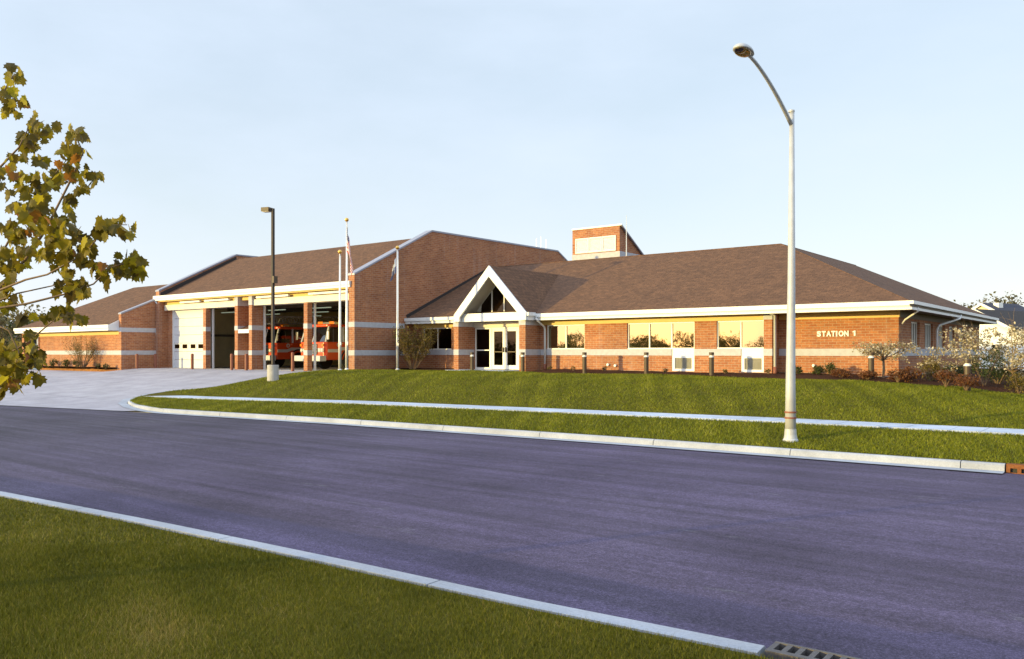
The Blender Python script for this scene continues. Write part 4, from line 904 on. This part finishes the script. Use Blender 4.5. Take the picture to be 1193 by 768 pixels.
m = MB(); x0, x1 = INX+.02, INX+1.48; yf = far_y(INX)-.01; w_ = (x1-x0)/9
hs = [(x0+.06+k*.165, x0+.06+k*.165+.105, -1.085, -1.01) for k in range(8)]
m.wall_x(x0, x1, yf, .05, -1.2, -.94, hs); m.box(x0, x1, yf+.051, yf+.2, -.98, -.942); m.build('cast_frame', M['rust'], t)
m = MB(); m.box(x0+.03, x1-.03, yf+.06, yf+.18, -1.2, -1.0); m.build('sump', M['black'], t)
# small lit flood lights and pipe outlets on the walls
for px, py, Y in ((948.5, 426, WG), (709, 425, WF), (717.5, 426, WF)):
    p = at_y(px, py, Y); m = MB(); m.lathe((p.x, Y-.1, p.z), [(0, 0), (.055, 0), (.055, .1), (0, .1)], 'y', 12); part('vent_pipe', M['white'], m)

# ---------------------------------------------------------------- planting
def leaves(name, C, size, mat, parent=None, flat=.0, asp=.6, rnd=None, up=None):
    n = len(C); a = rng.normal(size=(n, 3)); a /= np.linalg.norm(a, axis=1)[:, None]
    if up is not None: a = a*(1-up)+np.array([0, 0, 1])*up; a /= np.linalg.norm(a, axis=1)[:, None]
    b = np.cross(a, rng.normal(size=(n, 3))); b /= np.linalg.norm(b, axis=1)[:, None]; c = np.cross(a, b)
    s = size*(.6+.8*rng.random(n))[:, None]
    V = np.stack([C-b*s*.5, C+c*s*asp*.5+a*s*.08, C+b*s*.5, C-c*s*asp*.5+a*s*.08], 1)
    return np_mesh(name, V, 4, mat, np.clip(rng.normal(.5, .23, n), 0, 1) if rnd is None else rnd, parent)
def clumps(c, r, n, k, shell=.55):                      # leaf centres gathered into k clumps filling an uneven ellipsoid
    d = rng.normal(size=(k, 3)); d /= np.linalg.norm(d, axis=1)[:, None]; rr = (shell+(1-shell)*rng.random(k))[:, None]*(.8+.35*rng.random(k))[:, None]
    K = np.array(c)+d*rr*np.array(r)*.82; w = rng.integers(0, k, n)
    return K[w]+rng.normal(size=(n, 3))*np.array(r)*.19*(.6+.8*rng.random(k))[w][:, None]
def round_shrub(x, y, z, r, h, mat, label, cat='shrub', n=700, size=.06, group=None, k=26):
    t = thing('shrub', (x, y, z), label, cat, group)
    C = clumps((x, y, z+h*.52), (r, r, h*.5), n, k); C = C[C[:, 2] > z-.02]
    leaves('foliage', C, size, M[mat], t)
    m = MB()
    for q in range(9):
        a = random.random()*6.28; m.tube([(x, y, z-.05), (x+r*.35*math.cos(a), y+r*.35*math.sin(a), z+h*.4), (x+r*.7*math.cos(a), y+r*.7*math.sin(a), z+h*.8)], [.015, .01, .004], 5)
    m.build('stem', M['twig'], t); return t
def grow(mb, p, d, L, r, lev, tips, spread=.5, up=.12, kids=3, nseg=4, wob=.16):
    pts = [p.copy()]; rs = [r]; q = p.copy(); dd = d.normalized()
    for k in range(nseg):
        dd = (dd+Vector((random.gauss(0, wob), random.gauss(0, wob), random.gauss(0, wob)+up*.3))).normalized(); q = q+dd*(L/nseg); pts.append(q.copy()); rs.append(r*(1-.55*(k+1)/nseg))
        if lev <= 1: tips.append(q.copy())
    mb.tube(pts, rs, 6 if lev else 4)
    if lev > 0:
        for k in range(kids):
            s = .35+.6*(k+random.random())/kids; i = min(int(s*nseg), nseg-1); b = pts[i].lerp(pts[i+1], s*nseg-i)
            ax = Vector((random.gauss(0, 1), random.gauss(0, 1), random.gauss(0, .6))); side = (ax-dd*ax.dot(dd)).normalized()
            grow(mb, b, dd*(1-spread)+side*spread+Vector((0, 0, up)), L*(.5+.25*random.random()), rs[i]*.55, lev-1, tips, spread, up, kids, nseg, wob)
        grow(mb, pts[-1], dd, L*.6, rs[-1], lev-1, tips, spread, up, kids, nseg, wob)
def twiggy(x, y, z, h, r, mat, label, stems=16, nleaf=1500, size=.055):
    t = thing('shrub', (x, y, z), label, 'shrub'); m = MB(); tips = []
    for k in range(stems):
        a = random.random()*6.28; s = random.random()**.5; d = Vector((math.cos(a)*r*s*.8, math.sin(a)*r*s*.8, h*.62))
        grow(m, Vector((x+.08*math.cos(a), y+.08*math.sin(a), z-.05)), d, h*.62, .014, 1, tips, .35, .3, 3, 4, .08)
    m.build('stem', M['twig'], t); T = np.array([tuple(q) for q in tips]); T = T[T[:, 2] > z+h*.22]
    C = T[rng.integers(0, len(T), nleaf)]+rng.normal(size=(nleaf, 3))*.07; leaves('foliage', C, size, M[mat], t); return t
p = at_y(97, 425, 25.1); twiggy(p.x, 25.1, .05, 2.1, 1.6, 'bushleaf', 'bare twiggy shrub against the left wing wall', 26, 2600)
p = at_y(481, 431, 30.6); twiggy(p.x, 30.6, .1, 2.4, 1.75, 'bushleaf', 'olive twiggy shrub in the corner between bay wall and wing window', 34, 4600, .075)
for px, w, lb in ((49, .3, 'dark rounded shrub nearest the porch of the left wing'), (62, .33, 'dark rounded shrub third from the twiggy one by the left wing'), (77, .36, 'broad dark shrub two left of the twiggy shrub'), (90, .36, 'broad dark shrub just left of the twiggy shrub base')):
    round_shrub(xy(px, 24.9), 24.9, .03, w, .55, 'greenleaf', lb, n=450, group='low shrubs along the left wing', size=.07)
for px, w, lb in ((114.5, .2, 'small dark shrub right of the twiggy shrub'), (123.5, .22, 'small dark shrub nearest the left wing corner')):
    round_shrub(xy(px, 24.9), 24.9, .03, w, .3, 'greenleaf', lb, n=250, group='low shrubs along the left wing', size=.06)
for px, Y, r_, h, mt, lb in ((929, 31.9, .22, .35, 'greenleaf', 'small green shrub just right of the street lamp pole'), (953, 31.9, .28, .38, 'greenleaf', 'small green shrub below the letter S of the sign'),
    (967, 31.9, .25, .5, 'greenleaf', 'small upright green shrub below the middle of the sign'), (980, 30.6, .42, .32, 'rustleaf', 'low rust brown shrub at the lawn edge under the sign'),
    (1011, 30.4, .42, .3, 'rustleaf', 'low rust brown shrub at the foot of the corner bollard light'), (1046, 30.0, .42, .42, 'rustleaf', 'rust brown shrub in front of the building corner'),
    (1061, 30.3, .45, .5, 'rustleaf', 'rust brown shrub just right of the building corner'), (1083, 31.5, .55, .85, 'bushleaf', 'yellow green shrub under the side windows'),
    (1102, 29.2, .42, .55, 'rustleaf', 'round rust red shrub left of the sunlit bollard light'), (1126, 28.4, .45, .45, 'rustleaf', 'rust red shrub at the foot of the sunlit bollard light'),
    (1112, 33, .5, .7, 'greenleaf', 'dark green shrub behind the rust red shrubs'), (1147, 31.0, .7, 1.3, 'greenleaf', 'tall dark green shrub under the spreading blossom tree'), (1163, 33.0, .7, .7, 'greenleaf', 'low dark shrub spreading right of the tall one'),
    (1187, 29.5, .4, .65, 'bushleaf', 'yellow green shrub at the right edge of the mulch')):
    X = xy(px, Y); z = lawn_z(X, min(Y, 33))+.08; round_shrub(X, Y, z, r_, h, mt, lb, n=int(900*r_/.4), size=.055, group='shrubs in the mulch bed')
for px, lb in ((640, 'small dry plant in the mulch left of the two pane window'), (668, 'small dry plant in the mulch beneath the two pane window'), (705, 'tiny green plant in the mulch below a white pipe'), (775, 'tiny green plant left of the first vent panel'), (845, 'tiny green plant between the last two vent panels'), (895, 'tiny green plant at the foot of the pilaster')):
    X = xy(px, 31.5); round_shrub(X, 31.5, lawn_z(X, 31.5)+.1, .16, .2, 'bushleaf', lb, n=90, size=.05, group='small plants in the front mulch', k=8)
def blossom_tree(x, y, z, h, r, trunk, label, nl, lev=2, lean=(0, 0, 1), size=.075):
    t = thing('blossom_tree', (x, y, z), label, 'tree', 'spring blossom trees'); m = MB(); tips = []
    m.tube([(x, y, z-.1), (x+.02, y, z+trunk*.5), (x, y+.02, z+trunk)], [.05, .042, .038], 8)
    for k in range(9):
        a = k*2.4+random.random()*.5; d = Vector((math.cos(a), math.sin(a), .18+.5*random.random())); grow(m, Vector((x, y, z+trunk*(.85+.15*random.random()))), d, r*.75, .025, lev, tips, .45, .06, 3, 4, .14)
    for k in range(3): grow(m, Vector((x, y, z+trunk)), Vector((random.gauss(0, .4), random.gauss(0, .4), 1)), h-trunk-.2, .03, lev, tips, .6, .05, 3)
    m.build('trunk', M['twig'], t); T = np.array([tuple(q) for q in tips]); T = T[(T[:, 2] < z+h)]
    C = T[rng.integers(0, len(T), nl)]+rng.normal(size=(nl, 3))*.06; leaves('crown', C, size, M['blossom'], t, rnd=np.clip(rng.normal(.5, .3, nl), 0, 1)); return t
X = xy(1029, 31.2); blossom_tree(X, 31.2, lawn_z(X, 31.2)+.1, 1.22, .95, .7, 'small blossom tree at the building corner under the sign', 1300)
X = xy(1180, 31.5); blossom_tree(X, 31.5, lawn_z(X, 31.5), 2.1, 2.1, .7, 'wide blossom tree beyond the side wall at the right edge', 6500, size=.08)

# ---------------------------------------------------------------- maple at the left edge (its trunk stands outside the frame)
TM = at_d(-330, HY, 6.2); TM.z = -.98
t = thing('maple_tree', TM, 'young maple tree reaching its olive leaved branches in from the left edge', 'tree')
mp = MB()
tk = [TM+Vector((0, 0, -.1)), TM+Vector((.02, .03, 1.0)), TM+Vector((-.03, .05, 2.2)), TM+Vector((.02, .0, 3.4)), TM+Vector((.05, .05, 4.6)), TM+Vector((0, .0, 5.4))]
mp.tube(tk, [.09, .075, .06, .045, .025, .01], 10)
mt = MB(); leafC = []
def limb(pix, r0, r1, start=None):
    pts = ([start] if start is not None else [])+[at_d(a, b, d) for a, b, d in pix]
    mt.tube(pts, [r0+(r1-r0)*k/(len(pts)-1) for k in range(len(pts))], 6); return pts
onT = lambda z: TM+Vector((0, .03, z))
limb([(-140, 420, 6.1), (-40, 372, 6.0), (0, 335, 5.95), (30, 302, 5.9), (52, 270, 5.85), (80, 215, 5.8), (97, 178, 5.8), (85, 152, 5.75)], .016, .004, onT(1.1))
limb([(-150, 330, 6.4), (-40, 265, 6.4), (0, 195, 6.3), (22, 172, 6.3), (33, 150, 6.3)], .015, .004, onT(1.9))
limb([(-120, 220, 6.0), (-30, 140, 5.9), (0, 115, 5.9), (15, 88, 5.9)], .02, .004, onT(2.6))
limb([(-100, 390, 5.6), (-20, 362, 5.6), (31, 354, 5.6), (75, 343, 5.65), (109, 331, 5.7), (128, 312, 5.7), (160, 302, 5.7)], .011, .003, onT(1.0))
limb([(-90, 375, 5.8), (0, 350, 5.8), (20, 342, 5.8), (66, 332, 5.8), (85, 318, 5.8)], .009, .003, onT(1.0))
limb([(0, 338, 5.6), (30, 326, 5.55), (55, 320, 5.5), (100, 295, 5.5), (125, 262, 5.5), (148, 262, 5.5)], .009, .003, at_d(-60, 362, 5.6))
limb([(-60, 440, 6.0), (-10, 425, 6.0), (35, 397, 6.0), (58, 377, 6.0), (74, 366, 6.0)], .01, .003, onT(.7))
limb([(10, 385, 5.7), (22, 410, 5.7), (14, 445, 5.7)], .006, .003, at_d(-30, 366, 5.7))
limb([(20, 262, 6.2), (42, 236, 6.2), (62, 205, 6.2), (78, 186, 6.2)], .008, .003, at_d(0, 300, 6.1))
clu = [(15,86,13,6,5.9),(10,104,13,6,5.9),(13,122,11,5,5.9),(26,116,7,2,5.9),(38,140,12,6,6.3),(52,152,12,5,6.3),(30,158,14,7,6.3),(36,174,12,5,6.3),(47,183,8,3,6.3),(60,148,8,2,6.3),
 (83,152,10,6,5.75),(95,155,8,3,5.75),(80,172,11,5,5.8),(96,178,9,4,5.8),(78,187,9,4,5.8),(66,174,4,1,5.8),(90,200,11,5,5.8),(106,202,9,4,5.8),(97,216,7,2,5.8),(70,198,10,4,6.2),(60,212,12,5,6.2),(72,230,8,3,6.2),(83,228,7,2,6.2),
 (8,182,10,4,6.3),(10,196,14,7,6.3),(22,204,13,6,6.3),(36,208,12,5,6.3),(24,218,10,4,6.3),(44,222,8,3,6.3),(3,215,8,3,6.3),
 (18,240,12,5,5.9),(32,243,13,7,5.9),(48,248,13,6,5.9),(62,250,10,4,5.9),(75,254,12,5,5.8),(42,262,13,6,5.8),(58,270,14,7,5.8),(76,272,14,7,5.7),(90,276,12,5,5.7),(20,268,13,6,5.9),(4,262,12,5,6.0),(30,285,14,6,5.8),(50,290,14,7,5.8),(70,292,14,7,5.7),(92,293,13,6,5.6),(104,288,10,4,5.5),(12,288,12,5,6.0),(5,305,12,5,6.0),(25,306,11,4,5.9),
 (120,262,10,5,5.5),(136,258,10,5,5.5),(148,265,9,4,5.5),(113,268,6,2,5.5),(112,308,10,5,5.7),(124,316,9,4,5.7),(138,306,11,6,5.7),(150,300,10,5,5.7),(160,308,10,5,5.7),(150,314,7,3,5.7),(168,302,4,1,5.7),
 (75,315,11,5,5.7),(90,325,12,6,5.7),(84,340,10,4,5.6),(98,338,7,3,5.6),(72,328,8,3,5.7),(12,318,11,4,5.9),(8,338,12,5,5.9),(6,356,11,4,5.9),(18,346,9,3,5.9),(31,362,6,3,5.6),
 (62,362,10,5,6.0),(76,364,11,6,6.0),(90,370,9,4,6.0),(50,228,6,2,6.2),
 (34,398,10,5,6.0),(45,408,10,5,6.0),(30,412,13,7,5.9),(14,404,13,6,5.8),(4,412,11,5,5.8),(20,424,13,7,5.8),(40,420,10,4,6.0),(47,432,7,3,6.0),(10,436,12,6,5.7),(18,448,10,5,5.7),(4,450,10,4,5.7),(26,440,8,3,5.7),(8,428,10,4,5.8)]
for (a, b, r_, n_, d_) in clu:
    for k in range(int(n_*1.6)+1):
        leafC.append(tuple(at_d(a+random.gauss(0, r_*.55), b+random.gauss(0, r_*.5), d_+random.gauss(0, .16))))
# the rest of the crown, to the left of the frame
for k in range(60):
    a = random.random()*6.28; c = TM+Vector((math.cos(a)*1.1*random.random()**.5, math.sin(a)*1.1*random.random()**.5, 1.6+3.6*random.random()))
    rr = c-TM; u_ = (CA*c.x+SA*c.y)/max(.1, -SA*c.x+CA*c.y)*FP+CXP
    if u_ > -25: continue
    mt.tube([TM+Vector((0, 0, max(.8, rr.z*.75))), c], [.014, .004], 5)
    for q in range(8): leafC.append((c.x+random.gauss(0, .16), c.y+random.gauss(0, .16), c.z+random.gauss(0, .14)))
mp.build('trunk', M['bark'], t, smooth=True); mt.build('branch', M['twig'], t, smooth=True)
OUT = [(0, 0), (.13, -.04), (.31, -.07), (.28, .08), (.5, .13), (.43, .25), (.54, .43), (.36, .44), (.31, .54), (.27, .76), (.13, .74), (0, 1.0)]
OUT = OUT+[(-a, b) for a, b in OUT[-2:0:-1]]
lv, lf, la = [], [], []
for c in leafC:
    s = .085*random.uniform(.6, 1.25); c = Vector(c)
    tipd = Vector((random.gauss(0, .5), random.gauss(0, .5), -1.0+.5*random.random())).normalized()        # tips hang down
    nr_ = Vector((random.gauss(0, .8), random.gauss(0, .8), .45)); sx = tipd.cross(nr_).normalized(); nn = sx.cross(tipd)
    fold = random.uniform(.1, .35); curl = random.uniform(-.1, .4); b0 = len(lv)
    lv.append(c+tipd*s*.42+nn*s*.02)
    for (x, y_) in OUT: lv.append(c+sx*(x*s)+tipd*((y_)*s)-nn*(abs(x)*fold*s)-nn*(curl*y_*y_*s))
    n_ = len(OUT); w_ = min(1, max(0, random.gauss(.5, .24)))
    for k in range(n_): lf.append((b0, b0+1+k, b0+1+(k+1) % n_)); la.append(w_)
mb_ = MB(); mb_.v = [tuple(v) for v in lv]; mb_.f = lf; lo = mb_.build('foliage', M['maple'], t, fix=False)
a_ = lo.data.attributes.new('rnd', 'FLOAT', 'FACE'); a_.data.foreach_set('value', np.array(la, dtype=np.float32))

# ---------------------------------------------------------------- beyond the station: houses and trees
def gable_house(base, yaw, half, length, wall, pitch, label, mats, over=.35, chimney=None):
    """ridge along the house's own +v axis; the gable end at v = 0"""
    t = thing('house', base, label, 'house'); R_ = Vector((math.cos(yaw), math.sin(yaw), 0)); Wd = Vector((R_.y, -R_.x, 0)); B = Vector(base)
    P = lambda w, v, z: B+Wd*w+R_*v+Vector((0, 0, z)); top = wall+half*pitch
    m = MB(); m.slab([P(-half, 0, -1.5), P(half, 0, -1.5), P(half, 0, wall), P(0, 0, top), P(-half, 0, wall)], R_*length); m.build('wall', mats[0], t)
    m = MB()
    for s in (-1, 1):
        m.slab([P(0, -over, top+.02), P(s*(half+over), -over, wall-over*pitch+.02), P(s*(half+over), length+over, wall-over*pitch+.02), P(0, length+over, top+.02)], (0, 0, .16))
    m.build('roof', mats[1], t)
    m = MB()
    for s in (-1, 1): m.slab([P(0, -over-.04, top-.16), P(s*(half+over), -over-.04, wall-over*pitch-.16), P(s*(half+over), -over-.04, wall-over*pitch+.2), P(0, -over-.04, top+.2)], R_*.04)
    m.build('rake_trim', M['white'], t)
    for w0 in (-half*.45, half*.35):
        f = MB(); f.slab([P(w0-.5, -.05, .9), P(w0+.5, -.05, .9), P(w0+.5, -.05, 2.1), P(w0-.5, -.05, 2.1)], R_*.04); w = f.build('window', M['white'], t)
        f = MB(); f.slab([P(w0-.42, -.06, .98), P(w0+.42, -.06, .98), P(w0+.42, -.06, 2.02), P(w0-.42, -.06, 2.02)], R_*.008); f.build('pane', M['darkglass'], w)
    if chimney:
        f = MB(); w, v, z0, z1 = chimney; f.slab([P(w-.4, v-.4, z0), P(w+.4, v-.4, z0), P(w+.4, v+.4, z0), P(w-.4, v+.4, z0)], (0, 0, z1-z0)); f.build('chimney', M['white'], t)
    return t
M['siding'] = plain('white clapboard siding', (.74, .74, .74), .6, .05); M['cream_siding'] = plain('cream clapboard siding', (.62, .55, .42), .6, .05)
M['darkroof'] = plain('dark asphalt shingle', (.035, .026, .022), .9, .3, 6); M['blueroof'] = plain('slate blue shingle', (.035, .036, .055), .9, .25, 6)
# ridge direction = right and away in the view
def viewdir(a): v = Vector((CA, SA, 0))*math.sin(a)+Vector((-SA, CA, 0))*math.cos(a); return math.atan2(v.y, v.x)
b = at_d(1137, HY, 92); ridge_z = at_d(1137, 362, 92).z
gable_house((b.x, b.y, -.2), viewdir(rad(58)), 6.2, 16, ridge_z+.2-6.2*.55, .55, 'white house with a dark roof seen past the right end of the station', (M['siding'], M['darkroof']))
b = at_d(1145, HY, 112); ridge_z = at_d(1145, 354.5, 112).z
gable_house((b.x, b.y, -.2), viewdir(rad(70)), 3.6, 6, ridge_z+.2-3.6*.5, .5, 'cream gabled house with blue roof and white chimney behind the white house', (M['cream_siding'], M['blueroof']), chimney=(1.0, 1.6, 4.2, ridge_z+.35))
def far_tree(px, d, top, r, label, nl=1500, z=-1.0, bare=False, group='trees in the far background', mat='farleaf', size=None, base_px=None):
    b = at_d(px, HY, d); h = at_d(px, top, d).z-z; t = thing('tree', (b.x, b.y, z), label, 'tree', group); m = MB(); tips = []
    p0 = Vector((b.x, b.y, z-.1)); m.tube([p0, p0+Vector((.05, 0, h*.2)), p0+Vector((0, .05, h*.38))], [h*.022, h*.018, h*.015], 7)
    for k in range(7):
        a = k*2.4; grow(m, p0+Vector((0, 0, h*(.25+.13*random.random()))), Vector((math.cos(a), math.sin(a), .9+random.random())), h*.34, h*.009, 2, tips, .5, .25, 3, 4, .12)
    m.build('trunk', M['bark'], t); T = np.array([tuple(q) for q in tips])
    T = T[(T[:, 2] < z+h) & (np.hypot(T[:, 0]-b.x, T[:, 1]-b.y) < r)]
    C = T[rng.integers(0, len(T), nl)]+rng.normal(size=(nl, 3))*r*.07; leaves('crown', C, size or r*.09, M[mat], t); return t
far_tree(1167, 118, 337, 4.6, 'tall thin leaved tree rising behind the cream house', 1300)
far_tree(1138, 130, 348, 4.6, 'round olive tree left of the cream gable', 3200)
far_tree(1193, 135, 360, 4.5, 'olive tree at the right edge behind the dark roof', 2400)
far_tree(1128, 128, 353, 4, 'olive tree just above the end of the station roof', 2200)
far_tree(6, 64, 345, 3.6, 'bare spring tree at the far left edge beyond the driveway', 500)
far_tree(-12, 70, 352, 3.6, 'bare spring tree partly outside the left edge', 500)
far_tree(44, 120, 360, 5, 'thin tree showing above the left wing roof', 900)
far_tree(20, 100, 372, 4.6, 'dark bushy tree behind the left wing porch', 2600, mat='greenleaf')
# hedges and a far white shed on the left
t = thing('shed', tuple(at_d(20, HY, 95)), 'small pale shed in the distance left of the left wing', 'shed'); b = at_d(20, HY, 95); b.z = -1.2
m = MB(); m.box(b.x-2, b.x+2, b.y-1.5, b.y+1.5, -1.3, 2.0); m.build('wall', M['siding'], t)
m = MB(); m.slab([(b.x-2.2, b.y-1.7, 2.0), (b.x-2.2, b.y+1.7, 2.0), (b.x-2.2, b.y, 2.9)], (4.4, 0, 0)); m.build('roof', M['darkroof'], t)
for px, d, r_, h, lb in ((3, 74, 2.4, 3.0, 'dark bush at the far left edge past the driveway'), (14, 78, 2.2, 2.4, 'dark bush left of the porch post in the distance'), (27, 82, 2.2, 2.2, 'dark bush beside the porch post in the distance'), (-8, 70, 2.4, 2.6, 'dark bush mostly outside the left edge')):
    b = at_d(px, HY, d); round_shrub(b.x, b.y, -1.0, r_, h+.9, 'greenleaf', lb, n=1500, size=.3, group='bushes beyond the driveway')
# low woods behind the photographer (seen only mirrored in the windows)
m = MB(); C = []
for k in range(120):
    a = rad(-20+k*.95); d = 150+random.random()*40; hx = -math.sin(a+.1)*d; hy = -math.cos(a+.1)*d; hh = random.uniform(2.4, 5.8)*(1 if random.random() < .8 else 1.25)
    C.append(clumps((hx, hy, -1+hh*.5), (5, 5, hh*.6), 900, 26))
o = leaves('woodland', np.concatenate(C), .5, M['hazyleaf']); tag(o, 'low far woodland across the fields behind the street', 'woodland', None, 'stuff')
